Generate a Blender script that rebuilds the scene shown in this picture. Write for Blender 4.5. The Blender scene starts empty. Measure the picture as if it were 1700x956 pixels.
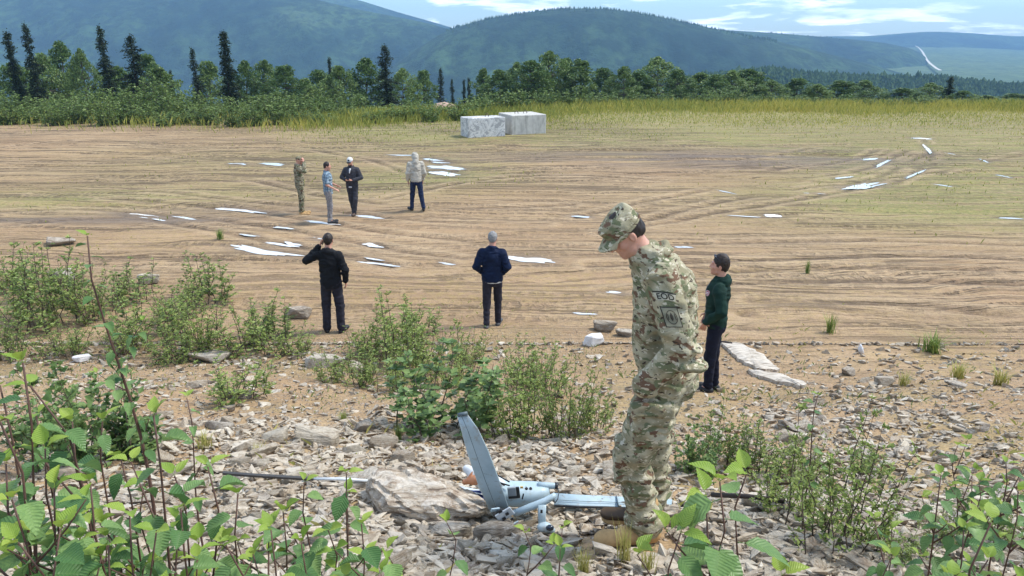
import bpy, bmesh, math, random
import numpy as np
from mathutils import Vector, Matrix, Euler
from mathutils.bvhtree import BVHTree
R = math.radians
rnd = random.Random(7)
rng = np.random.default_rng(7)
SC = bpy.context.scene
COL = SC.collection

# ------------------------------------------------------------------ camera, world, sun, exposure
CZ = 4.8                       # eye above the level pad
PITCH = math.atan((478 - 75) / 1230.0)
cam_d = bpy.data.cameras.new('camera'); cam = bpy.data.objects.new('camera', cam_d); COL.objects.link(cam)
cam.location = (0, 0, CZ); cam.rotation_euler = (math.pi / 2 - PITCH, 0, 0)
cam_d.sensor_width = 36; cam_d.lens = 36 * 1230 / 1700.0; cam_d.clip_start = 0.05; cam_d.clip_end = 30000
SC.camera = cam
SUN_EL, SUN_AZ = R(56), R(75)       # azimuth measured from +Y towards +X
W = bpy.data.worlds.new('World'); SC.world = W; W.use_nodes = True
sun_d = bpy.data.lights.new('sun', 'SUN'); sun = bpy.data.objects.new('sun', sun_d); COL.objects.link(sun)
sun_d.energy = 2.5; sun_d.angle = R(14); sun_d.color = (1.0, 0.95, 0.86)
sdir = Vector((math.sin(SUN_AZ) * math.cos(SUN_EL), math.cos(SUN_AZ) * math.cos(SUN_EL), math.sin(SUN_EL)))
sun.rotation_euler = (-sdir).to_track_quat('-Z', 'Y').to_euler()
SC.view_settings.view_transform = 'Standard'; SC.view_settings.look = 'None'
SC.view_settings.exposure = 0.85; SC.view_settings.gamma = 1
SC.cycles.volume_bounces = 1; SC.cycles.max_bounces = 6; SC.cycles.transparent_max_bounces = 8
SC.cycles.use_denoising = True

def world_nodes():
    nt = W.node_tree; nt.nodes.clear(); N = nt.nodes.new; L = nt.links.new
    out = N('ShaderNodeOutputWorld'); mix = N('ShaderNodeMixShader')
    b1 = N('ShaderNodeBackground'); b2 = N('ShaderNodeBackground')
    sky = N('ShaderNodeTexSky'); sky.sky_type = 'NISHITA'; sky.sun_disc = False
    sky.sun_elevation = SUN_EL; sky.sun_rotation = SUN_AZ; sky.air_density = 1.3; sky.dust_density = 0.6; sky.ozone_density = 2.0
    tint = N('ShaderNodeMix'); tint.data_type = 'RGBA'; tint.blend_type = 'MULTIPLY'; tint.inputs[0].default_value = 1; tint.inputs[7].default_value = (.72, .93, 1.08, 1)
    L(sky.outputs[0], tint.inputs[6]); L(tint.outputs[2], b1.inputs[0]); b1.inputs[1].default_value = 0.11
    tc = N('ShaderNodeTexCoord'); sep = N('ShaderNodeSeparateXYZ'); L(tc.outputs['Generated'], sep.inputs[0])
    def m(op, a, b=None, cl=False):
        n = N('ShaderNodeMath'); n.operation = op; n.use_clamp = cl
        for i, v in enumerate((a, b)):
            if v is None: continue
            if isinstance(v, (int, float)): n.inputs[i].default_value = v
            else: L(v, n.inputs[i])
        return n.outputs[0]
    z = m('MAXIMUM', sep.outputs[2], 0.0); z2 = m('ADD', z, 0.10)
    cx = m('DIVIDE', sep.outputs[0], z2); cy = m('DIVIDE', sep.outputs[1], z2)
    cmb = N('ShaderNodeCombineXYZ'); L(cx, cmb.inputs[0]); L(cy, cmb.inputs[1])
    no = N('ShaderNodeTexNoise'); no.inputs['Scale'].default_value = 1.1; no.inputs['Detail'].default_value = 9
    no.inputs['Roughness'].default_value = 0.6; no.inputs['Distortion'].default_value = 0.35
    L(cmb.outputs[0], no.inputs['Vector'])
    cr = N('ShaderNodeValToRGB'); cr.color_ramp.elements[0].position = 0.50; cr.color_ramp.elements[1].position = 0.60
    L(no.outputs[0], cr.inputs[0])
    no2 = N('ShaderNodeTexNoise'); no2.inputs['Scale'].default_value = 1.7; no2.inputs['Detail'].default_value = 6
    L(cmb.outputs[0], no2.inputs['Vector'])
    cc = N('ShaderNodeValToRGB'); cc.color_ramp.elements[0].position = 0.3; cc.color_ramp.elements[0].color = (0.66, 0.76, 0.88, 1)
    cc.color_ramp.elements[1].position = 0.65; cc.color_ramp.elements[1].color = (1, 1, 1, 1)
    L(no2.outputs[0], cc.inputs[0]); L(cc.outputs[0], b2.inputs[0]); b2.inputs[1].default_value = 1.4
    L(cr.outputs[0], mix.inputs[0]); L(b1.outputs[0], mix.inputs[1]); L(b2.outputs[0], mix.inputs[2]); L(mix.outputs[0], out.inputs[0])
world_nodes()

# ------------------------------------------------------------------ numpy noise
def _h2(ix, iy, s):
    n = (ix.astype(np.int64) * 374761393 + iy.astype(np.int64) * 668265263 + s * 974711) & 0x7fffffff
    n = ((n ^ (n >> 13)) * 1274126177) & 0x7fffffff
    return ((n ^ (n >> 16)) & 0xffff) / 65535.0
def vn2(x, y, s=0):
    x = np.asarray(x, float); y = np.asarray(y, float)
    x0 = np.floor(x); y0 = np.floor(y); fx = x - x0; fy = y - y0
    fx = fx * fx * (3 - 2 * fx); fy = fy * fy * (3 - 2 * fy)
    a = _h2(x0, y0, s); b = _h2(x0 + 1, y0, s); c = _h2(x0, y0 + 1, s); d = _h2(x0 + 1, y0 + 1, s)
    return (a * (1 - fx) + b * fx) * (1 - fy) + (c * (1 - fx) + d * fx) * fy
def fbm(x, y, s=0, o=4, g=.5):
    t = 0; a = 1; n = 0
    for i in range(o):
        t = t + a * (vn2(x * 2 ** i, y * 2 ** i, s + i) - .5); n += a; a *= g
    return t / n * 2
def _h3(ix, iy, iz, s):
    n = (ix.astype(np.int64) * 374761393 + iy.astype(np.int64) * 668265263 + iz.astype(np.int64) * 1103515245 + s * 974711) & 0x7fffffff
    n = ((n ^ (n >> 13)) * 1274126177) & 0x7fffffff
    return ((n ^ (n >> 16)) & 0xffff) / 65535.0
def vn3(x, y, z, s=0):
    x0 = np.floor(x); y0 = np.floor(y); z0 = np.floor(z); fx = x - x0; fy = y - y0; fz = z - z0
    fx = fx * fx * (3 - 2 * fx); fy = fy * fy * (3 - 2 * fy); fz = fz * fz * (3 - 2 * fz)
    r = 0
    for i in (0, 1):
        for j in (0, 1):
            for k in (0, 1):
                r = r + _h3(x0 + i, y0 + j, z0 + k, s) * (fx if i else 1 - fx) * (fy if j else 1 - fy) * (fz if k else 1 - fz)
    return r - .5

# ------------------------------------------------------------------ terrain function and pixel -> place
SP, CP = math.sin(PITCH), math.cos(PITCH)
def sstep(a, b, x):
    t = np.clip((x - a) / (b - a), 0, 1); return t * t * (3 - 2 * t)
def edge_y(x):
    return 47 + 12 * sstep(-14, 12, np.asarray(x, float))
def ground_h(x, y):
    x = np.asarray(x, float); y = np.asarray(y, float)
    s = np.minimum(3.48 - .335 * y, 3.9 + 0 * y) + .10 * fbm(x * .35, y * .35, 3, 3)
    w = .22
    base = w * np.log1p(np.exp(np.clip(s / w, -30, 30)))
    sl = sstep(12.5, 8.5, y)
    base = base + sl * (.10 * fbm(x * .9 + 7, y * .9, 11, 4))
    base = base + .05 * fbm(x * .12, y * .12, 21, 3) * sstep(8, 16, y)
    # shallow wheel ruts pressed in the pad
    v = y + 1.3 * fbm(x * .07, y * .07, 31, 2) - .10 * x * sstep(16, 10, y) + .05 * x
    pad = sstep(10.5, 13, y) * sstep(46, 38, y)
    rut = .035 * fbm(v * 2.3, x * .10, 41, 3) - .05 * sstep(.55, .8, vn2(v * 1.25, x * .045, 45)) * (.6 + .8 * vn2(x * 5, v * 5, 46))
    base = base + rut * pad
    near = sstep(13, 9, y); base = base + near * .035 * fbm(x * 4, y * 4, 51, 3) + near * .012 * fbm(x * 17, y * 17, 57, 2)
    d = np.maximum(y - edge_y(x) - 7, 0)
    base = base - np.minimum(d * .13, 95)
    return base
def ray(px, py):
    cx = (px - 850) / 1230.0; cy = (478 - py) / 1230.0
    return Vector((cx, CP + SP * cy, -SP + CP * cy))
def PX(px, py, Y):                 # the point of the view ray at a known distance north
    d = ray(px, py); return Vector((d.x / d.y * Y, Y, CZ + d.z / d.y * Y))
def at(px, py):                    # where the view ray meets the ground
    d = ray(px, py)
    ys = np.geomspace(1.2, 700, 1500)
    xs = d.x / d.y * ys; zs = CZ + d.z / d.y * ys
    g = ground_h(xs, ys); i = np.argmax(zs < g)
    if i == 0: i = len(ys) - 1
    return Vector((float(xs[i]), float(ys[i]), float(g[i])))
def GH(x, y): return float(ground_h(x, y))

# ------------------------------------------------------------------ object helpers
def tag(o, label=None, cat=None, group=None, kind=None):
    if label: o['label'] = label
    if cat: o['category'] = cat
    if group: o['group'] = group
    if kind: o['kind'] = kind
    return o
def empty(name, loc=(0, 0, 0), rz=0):
    o = bpy.data.objects.new(name, None); COL.objects.link(o); o.location = loc; o.rotation_euler = (0, 0, rz)
    o.empty_display_size = .2; return o
def mesh_np(name, V, F, smooth=False):
    """F: list of int arrays with 3 or 4 columns"""
    V = np.asarray(V, np.float32); me = bpy.data.meshes.new(name)
    Fs = [np.asarray(f, np.int32) for f in (F if isinstance(F, list) else [F]) if len(f)]
    me.vertices.add(len(V)); me.vertices.foreach_set('co', V.ravel())
    nl = sum(f.size for f in Fs); npoly = sum(len(f) for f in Fs)
    me.loops.add(nl); me.loops.foreach_set('vertex_index', np.concatenate([f.ravel() for f in Fs]))
    me.polygons.add(npoly)
    tot = np.concatenate([np.full(len(f), f.shape[1], np.int32) for f in Fs])
    st = np.concatenate([[0], np.cumsum(tot)[:-1]]).astype(np.int32)
    me.polygons.foreach_set('loop_start', st); me.polygons.foreach_set('loop_total', tot)
    me.polygons.foreach_set('use_smooth', np.full(npoly, smooth)); me.update(calc_edges=True); me.validate()
    return me
def link(name, me, mat=None, parent=None, loc=None, rot=None, scale=None):
    o = bpy.data.objects.new(name, me); COL.objects.link(o)
    if mat is not None and len(me.materials) == 0: me.materials.append(mat)
    if parent: o.parent = parent
    if loc is not None: o.location = loc
    if rot is not None: o.rotation_euler = rot
    if scale is not None: o.scale = scale if hasattr(scale, '__len__') else (scale,) * 3
    return o
class MB:
    """collects simple shapes, gives one mesh"""
    def __init__(s): s.V = []; s.F3 = []; s.F4 = []; s.n = 0
    def add(s, V, F):
        V = np.asarray(V, float)
        for f in F:
            (s.F4 if len(f) == 4 else s.F3).append([i + s.n for i in f])
        s.V.append(V); s.n += len(V)
    def tube(s, pts, rad, seg=6, caps=True):
        pts = [Vector(p) for p in pts]
        if not hasattr(rad, '__len__'): rad = [rad] * len(pts)
        rings = []; up = Vector((.13, .31, 1)).normalized()
        for i, p in enumerate(pts):
            t = (pts[min(i + 1, len(pts) - 1)] - pts[max(i - 1, 0)]).normalized()
            if abs(t.dot(up)) > .97: up = Vector((1, .1, 0)).normalized()
            a = t.cross(up).normalized(); b = t.cross(a)
            rings.append([p + (a * math.cos(2 * math.pi * k / seg) + b * math.sin(2 * math.pi * k / seg)) * rad[i] for k in range(seg)])
        V = [v for r in rings for v in r]; F = []
        for i in range(len(pts) - 1):
            for k in range(seg):
                F.append((i * seg + k, i * seg + (k + 1) % seg, (i + 1) * seg + (k + 1) % seg, (i + 1) * seg + k))
        if caps:
            V.append(pts[0]); V.append(pts[-1]); n = len(V)
            for k in range(seg):
                F.append((n - 2, (k + 1) % seg, k)); F.append((n - 1, (len(pts) - 1) * seg + k, (len(pts) - 1) * seg + (k + 1) % seg))
        s.add([tuple(v) for v in V], F)
    def box(s, c, half, M=None):
        c = Vector(c); V = []
        for sx in (-1, 1):
            for sy in (-1, 1):
                for sz in (-1, 1):
                    v = Vector((sx * half[0], sy * half[1], sz * half[2]))
                    if M is not None: v = M @ v
                    V.append(tuple(c + v))
        s.add(V, [(0, 1, 3, 2), (4, 6, 7, 5), (0, 4, 5, 1), (2, 3, 7, 6), (0, 2, 6, 4), (1, 5, 7, 3)])
    def loft(s, rings, cap=True):
        n = len(rings[0]); V = [tuple(v) for r in rings for v in r]; F = []
        for i in range(len(rings) - 1):
            for k in range(n):
                F.append((i * n + k, i * n + (k + 1) % n, (i + 1) * n + (k + 1) % n, (i + 1) * n + k))
        if cap:
            for i, rev in ((0, True), (len(rings) - 1, False)):
                V.append(tuple(sum((Vector(v) for v in rings[i]), Vector()) / n)); c = len(V) - 1
                for k in range(n):
                    a, b = i * n + k, i * n + (k + 1) % n
                    F.append((c, b, a) if rev else (c, a, b))
        s.add(V, F)
    def mesh(s, name, smooth=False):
        V = np.concatenate(s.V); return mesh_np(name, V, [np.array(s.F4), np.array(s.F3)], smooth)
    def build(s, name, mat, parent=None, smooth=False, bevel=0, loc=None):
        me = s.mesh(name, smooth)
        bm = bmesh.new(); bm.from_mesh(me)
        bmesh.ops.recalc_face_normals(bm, faces=bm.faces)
        if bevel: bmesh.ops.bevel(bm, geom=[e for e in bm.edges if e.calc_face_angle(0) > .5], offset=bevel, segments=2, profile=.5, affect='EDGES')
        bm.to_mesh(me); bm.free()
        if smooth: me.polygons.foreach_set('use_smooth', [True] * len(me.polygons))
        return link(name, me, mat, parent, loc)

# ------------------------------------------------------------------ materials
def srgb(r, g, b):
    f = lambda c: (c / 255 / 12.92) if c / 255 <= .04045 else ((c / 255 + .055) / 1.055) ** 2.4
    return (f(r), f(g), f(b), 1)
class NT:
    def __init__(s, name):
        s.m = bpy.data.materials.new(name); s.m.use_nodes = True; s.nt = s.m.node_tree; s.nt.nodes.clear()
        s.out = s.N('ShaderNodeOutputMaterial'); s.p = s.N('ShaderNodeBsdfPrincipled'); s.L(s.p.outputs[0], s.out.inputs[0])
    def N(s, t): return s.nt.nodes.new(t)
    def L(s, a, b): s.nt.links.new(a, b)
    def put(s, v, sock):
        if isinstance(v, (int, float, tuple)): sock.default_value = v
        else: s.L(v, sock)
    def coord(s, kind='Object', scale=None, rot=None):
        if kind == 'World':
            g = s.N('ShaderNodeNewGeometry'); o = g.outputs['Position']
        else: o = s.N('ShaderNodeTexCoord').outputs[kind]
        if scale or rot:
            mp = s.N('ShaderNodeMapping'); s.L(o, mp.inputs[0])
            if scale: mp.inputs['Scale'].default_value = scale
            if rot: mp.inputs['Rotation'].default_value = rot
            o = mp.outputs[0]
        return o
    def noise(s, vec, scale=5, detail=4, rough=.55, dist=0, col=False):
        n = s.N('ShaderNodeTexNoise'); s.L(vec, n.inputs['Vector']); n.inputs['Scale'].default_value = scale
        n.inputs['Detail'].default_value = detail; n.inputs['Roughness'].default_value = rough; n.inputs['Distortion'].default_value = dist
        return n.outputs[1 if col else 0]
    def vor(s, vec, scale=5, feat='F1', out=0, rand=1):
        n = s.N('ShaderNodeTexVoronoi'); n.feature = feat; s.L(vec, n.inputs['Vector']); n.inputs['Scale'].default_value = scale
        n.inputs['Randomness'].default_value = rand
        return n.outputs[out]
    def ramp(s, fac, stops, const=False):
        r = s.N('ShaderNodeValToRGB'); s.L(fac, r.inputs[0]); e = r.color_ramp.elements
        if const: r.color_ramp.interpolation = 'CONSTANT'
        while len(e) < len(stops): e.new(.5)
        for el, (p, c) in zip(e, stops):
            el.position = p; el.color = c if hasattr(c, '__len__') else (c, c, c, 1)
        return r.outputs[0]
    def mix(s, f, a, b, bt='MIX'):
        n = s.N('ShaderNodeMix'); n.data_type = 'RGBA'; n.blend_type = bt
        s.put(f, n.inputs[0]); s.put(a, n.inputs[6]); s.put(b, n.inputs[7]); return n.outputs[2]
    def math(s, op, a, b=0.0, clamp=False):
        n = s.N('ShaderNodeMath'); n.operation = op; n.use_clamp = clamp; s.put(a, n.inputs[0]); s.put(b, n.inputs[1]); return n.outputs[0]
    def bump(s, h, strength=.4, dist=.01, prev=None):
        n = s.N('ShaderNodeBump'); n.inputs['Strength'].default_value = strength; n.inputs['Distance'].default_value = dist
        s.L(h, n.inputs['Height'])
        if prev: s.L(prev, n.inputs['Normal'])
        return n.outputs[0]
    def attr(s, name, out=0):
        n = s.N('ShaderNodeAttribute'); n.attribute_name = name; return n.outputs[out]
    def done(s, col=None, rough=.8, normal=None, metal=0, spec=.3):
        if col is not None: s.put(col, s.p.inputs['Base Color'])
        s.put(rough, s.p.inputs['Roughness']); s.p.inputs['Metallic'].default_value = metal
        s.p.inputs['Specular IOR Level'].default_value = spec
        if normal: s.L(normal, s.p.inputs['Normal'])
        return s.m

def cloth(name, c, c2=None, nscale=9, rough=.85, bump=.25):
    n = NT(name); v = n.coord('Object'); f = n.noise(v, nscale, 5)
    c2 = c2 or tuple(x * .65 for x in c[:3]) + (1,)
    weave = n.noise(v, 260, 2)
    col = n.mix(n.ramp(f, [(.35, 0.), (.65, 1.)]), c2, c)
    b = n.bump(n.noise(v, 22, 5, .6, 1.0), bump, .03, n.bump(weave, .15, .004))
    return n.done(col, rough, b, spec=.2)
def plain(name, c, rough=.6, spec=.4, metal=0, var=.15, scale=14):
    n = NT(name); v = n.coord('Object'); f = n.noise(v, scale, 6, .6)
    d = tuple(x * (1 - var * 2) for x in c[:3]) + (1,)
    return n.done(n.mix(n.ramp(f, [(.3, 0.), (.7, 1.)]), d, c), rough, n.bump(f, .12, .004), metal, spec)

def mat_leaf(name, a, b, tr=.35, rough=.45, big=False, yellow=None):
    n = NT(name)
    g = n.N('ShaderNodeNewGeometry'); isl = g.outputs['Random Per Island']
    oi = n.N('ShaderNodeObjectInfo').outputs['Random']
    f = n.math('ADD', n.math('MULTIPLY', isl, .7), n.math('MULTIPLY', oi, .3)) if not big else oi
    col = n.mix(n.ramp(f, [(.15, 0.), (.85, 1.)]), a, b)
    if yellow: col = n.mix(n.ramp(f, [(.9, 0.), (.93, 1.)]), col, yellow)
    nor = None
    if big:
        v = n.coord('Object'); sp = n.N('ShaderNodeSeparateXYZ'); n.L(v, sp.inputs[0])
        ax = n.math('ABSOLUTE', sp.outputs[0])
        w = n.math('SINE', n.math('MULTIPLY', n.math('SUBTRACT', sp.outputs[1], n.math('MULTIPLY', ax, .8)), 62.0))
        vein = n.ramp(w, [(.80, 0.), (.99, 1.)])
        mid = n.ramp(ax, [(.0, 1.), (.022, 0.)])
        veins = n.math('MAXIMUM', vein, mid)
        col = n.mix(n.math('MULTIPLY', veins, .22), col, n.mix(.5, b, (.30, .42, .16, 1)))
        col = n.mix(n.math('MULTIPLY', n.ramp(n.noise(v, 7, 5), [(.4, 0.), (.7, 1.)]), .4), col, a)
        nor = n.bump(w, .3, .02)
    n.done(col, rough, nor, spec=.35)
    t = n.N('ShaderNodeBsdfTranslucent'); n.L(n.mix(.5, col, (.30, .5, .08, 1), 'MULTIPLY') if False else col, t.inputs[0])
    ms = n.N('ShaderNodeMixShader'); ms.inputs[0].default_value = tr
    n.L(n.p.outputs[0], ms.inputs[1]); n.L(t.outputs[0], ms.inputs[2]); n.L(ms.outputs[0], n.out.inputs[0])
    return n.m
# ------------------------------------------------------------------ ground sheet
def ground_mat():
    n = NT('ground'); v = n.coord('World')
    warp = n.noise(n.coord('World', (.10, .10, .1)), 1.0, 3, col=True)
    wv = n.N('ShaderNodeVectorMath'); wv.operation = 'MULTIPLY_ADD'; n.L(warp, wv.inputs[0]); wv.inputs[1].default_value = (0, 3.0, 0); n.L(v, wv.inputs[2])
    def sc(src, s):
        mp = n.N('ShaderNodeMapping'); n.L(src, mp.inputs[0]); mp.inputs['Scale'].default_value = s; return mp.outputs[0]
    st1 = n.noise(sc(wv.outputs[0], (.10, 2.2, 1)), 1.0, 7, .60, .15)
    st2 = n.noise(sc(wv.outputs[0], (.40, 5.0, 1)), 1.0, 6, .62, .2)
    fine = n.noise(v, 34, 6, .7)
    big = n.noise(v, .22, 5, .6)
    med = n.noise(v, 1.6, 6, .65)
    tan = n.mix(n.ramp(big, [(.35, 0.), (.65, 1.)]), (.40, .255, .142, 1), (.465, .325, .190, 1))
    tan = n.mix(n.math('MULTIPLY', n.ramp(med, [(.4, 0.), (.7, 1.)]), .45), tan, (.31, .190, .105, 1))
    pad = n.attr('pad', 2)
    s1 = n.ramp(st1, [(.50, 0.), (.60, .5), (.68, 1.)])
    s2 = n.ramp(st2, [(.52, 0.), (.66, 1.)])
    lt = n.ramp(st1, [(.30, 1.), (.42, 0.)])
    col = n.mix(n.math('MULTIPLY', n.math('MULTIPLY', s1, pad), .52), tan, (.14, .098, .062, 1))
    col = n.mix(n.math('MULTIPLY', n.math('MULTIPLY', s2, pad), .32), col, (.13, .092, .060, 1))
    col = n.mix(n.math('MULTIPLY', n.math('MULTIPLY', lt, pad), .5), col, (.52, .375, .225, 1))
    # thin weeds coming up through the dirt
    gr = n.attr('green', 2)
    gm = n.math('MULTIPLY', gr, n.ramp(n.math('ADD', n.math('MULTIPLY', n.noise(v, 3.1, 7, .75), .6), n.math('MULTIPLY', n.noise(sc(wv.outputs[0], (.3, 1.6, 1)), 1, 5, .6), .4)), [(.34, 0.), (.52, 1.)]), True)
    gcol = n.mix(n.ramp(n.noise(v, 9, 5, .7), [(.35, 0.), (.65, 1.)]), (.15, .185, .045, 1), (.32, .31, .10, 1))
    col = n.mix(n.math('MULTIPLY', gm, .85), col, gcol)
    ye = n.attr('dry', 2)
    col = n.mix(n.math('MULTIPLY', n.math('MULTIPLY', ye, n.ramp(n.noise(v, 5, 6, .7), [(.42, 0.), (.62, 1.)])), .6), col, (.40, .29, .10, 1))
    # thin dark wheel cuts with pale lips
    def cut(s, w, dist=.5):
        q = n.noise(sc(wv.outputs[0], s), 1.0, 3, .5, dist); d = n.math('ABSOLUTE', n.math('SUBTRACT', q, .5)); return n.ramp(d, [(w, 1.), (w * 2.2, 0.)]), n.ramp(n.math('ABSOLUTE', n.math('SUBTRACT', q, .5 + w * 3)), [(w, 1.), (w * 2., 0.)])
    c1, l1 = cut((.06, 1.5, 1), .010, .1); c2, l2 = cut((.13, 3.6, 1), .016, .25); c3, l3 = cut((.035, .8, 1), .007, .05)
    tread = n.ramp(n.noise(sc(wv.outputs[0], (6, 3, 1)), 1.0, 3, .5), [(.42, .15), (.55, 1.)])
    gate = n.ramp(n.noise(sc(v, (.12, .35, 1)), 1.0, 3, .5), [(.40, 0.), (.58, 1.)])
    cuts = n.math('MULTIPLY', n.math('MAXIMUM', n.math('MAXIMUM', n.math('MULTIPLY', c1, tread), n.math('MULTIPLY', c2, n.math('MULTIPLY', gate, tread))), c3), pad)
    lips = n.math('MULTIPLY', n.math('MAXIMUM', l1, n.math('MULTIPLY', l2, gate)), pad)
    col = n.mix(n.math('MULTIPLY', lips, .45), col, (.53, .38, .23, 1))
    col = n.mix(n.math('MULTIPLY', cuts, .78), col, (.095, .065, .04, 1))
    rt = n.attr('rut', 2); lp = n.attr('lip', 2); trd = n.ramp(n.noise(sc(v, (5, 7, 1)), 1.0, 3, .6), [(.38, .35), (.58, 1.)])
    col = n.mix(n.math('MULTIPLY', lp, .55), col, (.52, .375, .225, 1)); col = n.mix(n.math('MULTIPLY', n.math('MULTIPLY', rt, trd), .75), col, (.11, .075, .048, 1))
    spk = n.noise(sc(v, (11, 17, 11)), 1.0, 4, .75)
    col = n.mix(n.math('MULTIPLY', n.ramp(spk, [(.53, 0.), (.68, 1.)]), .55), col, (.14, .095, .06, 1))
    col = n.mix(n.math('MULTIPLY', n.ramp(spk, [(.32, 1.), (.44, 0.)]), .40), col, (.53, .38, .23, 1))
    wet = n.attr('wet', 2)
    col = n.mix(n.math('MULTIPLY', wet, .75), col, (.15, .105, .07, 1))
    # stone chips
    vc = n.vor(v, 26, 'F1', 1); vd = n.vor(v, 26, 'F1', 0)
    vc2 = n.vor(v, 60, 'F1', 1); sepc = n.N('ShaderNodeSeparateColor'); n.L(vc, sepc.inputs[0])
    chip = n.math('MULTIPLY', n.ramp(sepc.outputs[0], [(.48, 0.), (.56, 1.)]), n.ramp(vd, [(.25, 1.), (.5, 0.)]))
    rub = n.attr('rubble', 2)
    ccol = n.ramp(sepc.outputs[1], [(0., (.56, .47, .37, 1)), (.4, (.42, .33, .25, 1)), (.7, (.30, .24, .19, 1)), (1., (.62, .56, .48, 1))])
    col = n.mix(n.math('MULTIPLY', n.math('MULTIPLY', rub, chip), .85), col, ccol)
    col = n.mix(n.math('MULTIPLY', n.ramp(fine, [(.36, 1.), (.5, 0.)]), .45), col, (.15, .10, .065, 1))
    h = n.math('ADD', n.math('MULTIPLY', fine, .35), n.math('MULTIPLY', chip, n.math('MULTIPLY', rub, .9)))
    nb = n.bump(h, .9, .03, n.bump(n.math('ADD', n.math('MULTIPLY', st1, 1.0), n.math('MULTIPLY', st2, .5)), .9, .22))
    nb = n.bump(med, .5, .08, nb); nb = n.bump(n.math('SUBTRACT', n.math('MULTIPLY', lips, .5), cuts), .9, .05, nb)
    return n.done(col, n.math('SUBTRACT', .9, n.math('MULTIPLY', wet, .35)), nb, spec=.25)

def blob(x, y, px, py, rx, ry):           # soft patch given where it sits, radius in metres
    c = at(px, py); return np.exp(-(((x - c.x) / rx) ** 2 + ((y - c.y) / ry) ** 2))
PUD = [(378,408,500,427,10),(398,388,432,394,6),(441,403,495,412,6),(470,402,502,409,5),(515,394,545,400,6),(596,434,668,444,8),(602,405,636,410,7),(604,428,642,434,4),
       (357,345,440,353,5),(188,354,285,364,6),(290,360,330,366,3),(452,377,490,381,4),(575,356,640,362,5),(381,271,412,274,4),(432,271,475,274,5),(708,275,772,279,7),
       (706,285,765,289,10),(716,268,745,271,4),(842,428,922,435,13),(728,436,756,440,5),(945,359,990,363,4),(1270,358,1293,357,10),(1205,358,1265,361,4),
       (1006,484,1042,490,8),(950,520,992,523,6),(1398,313,1466,305,5),(1453,278,1477,265,7),(1503,294,1537,280,6),(1433,266,1457,263,4),(1512,229,1548,231,3),(1545,305,1590,310,7),
       (1652,290,1680,295,6),(1655,361,1700,364,4),(1533,240,1547,258,6),(1190,315,1220,323,5),(1385,297,1415,294,3),(1565,252,1590,259,3),(1625,264,1642,271,4),(1118,410,1145,412,4),
       (1130,408,1150,411,3),(505,367,560,373,4),(1330,321,1370,323,2),(700,262,735,265,3),(640,257,690,259,3)]
TRACKS = [[(960,360),(1130,325),(1290,302),(1420,286),(1480,262),(1530,240)], [(1000,388),(1200,352),(1350,327),(1440,312),(1505,296),(1545,262),(1535,232)], [(1400,316),(1470,296),(1560,286),(1640,268),(1700,255)], [(1130,292),(1250,284),(1400,268),(1460,248)],
 [(1030,375),(1180,340),(1330,313),(1450,296),(1500,275),(1560,245)], [(0,352),(150,348),(300,360),(450,378),(560,396),(700,422),(900,442)], [(0,375),(200,362),(350,382),(500,412),(650,442)], [(180,330),(350,345),(500,364),(640,386),(800,402),(980,412)], [(0,236),(100,226),(200,222),(300,224)], [(0,246),(110,234),(250,228),(330,228)],
 [(100,300),(280,285),(420,300),(560,330),(760,345),(950,340)], [(60,322),(260,318),(420,335),(560,352),(720,368),(900,372)], [(1000,482),(1200,472),(1450,466),(1700,470)], [(980,442),(1250,431),(1500,426),(1700,432)], [(1230,522),(1450,540),(1700,590)], [(1250,500),(1500,506),(1700,530)], [(1000,232),(1200,242),(1400,240)],
 [(1200,402),(1450,400),(1700,408)], [(960,262),(1100,272),(1250,262),(1350,245)], [(300,250),(450,245),(600,262),(680,290)], [(640,330),(800,300),(950,290),(1100,300)], [(1220,452),(1450,446),(1700,450)], [(1230,545),(1400,560),(1560,600)]]
def puddle_axes(p):
    a = at(p[0], p[1]); b = at(p[2], p[3]); m = (a + b) / 2
    k = at((p[0] + p[2]) / 2, (p[1] + p[3]) / 2 + p[4] / 2); j = at((p[0] + p[2]) / 2, (p[1] + p[3]) / 2 - p[4] / 2)
    d = (b - a); d.z = 0; L = d.length / 2; d.normalize(); 
    w = (j - k).length / 2 * .6
    if abs(d.y) > .6: w = p[4] * .5 * m.y / 1230 * 1.1
    return m, d, L, max(w, .05)

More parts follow.
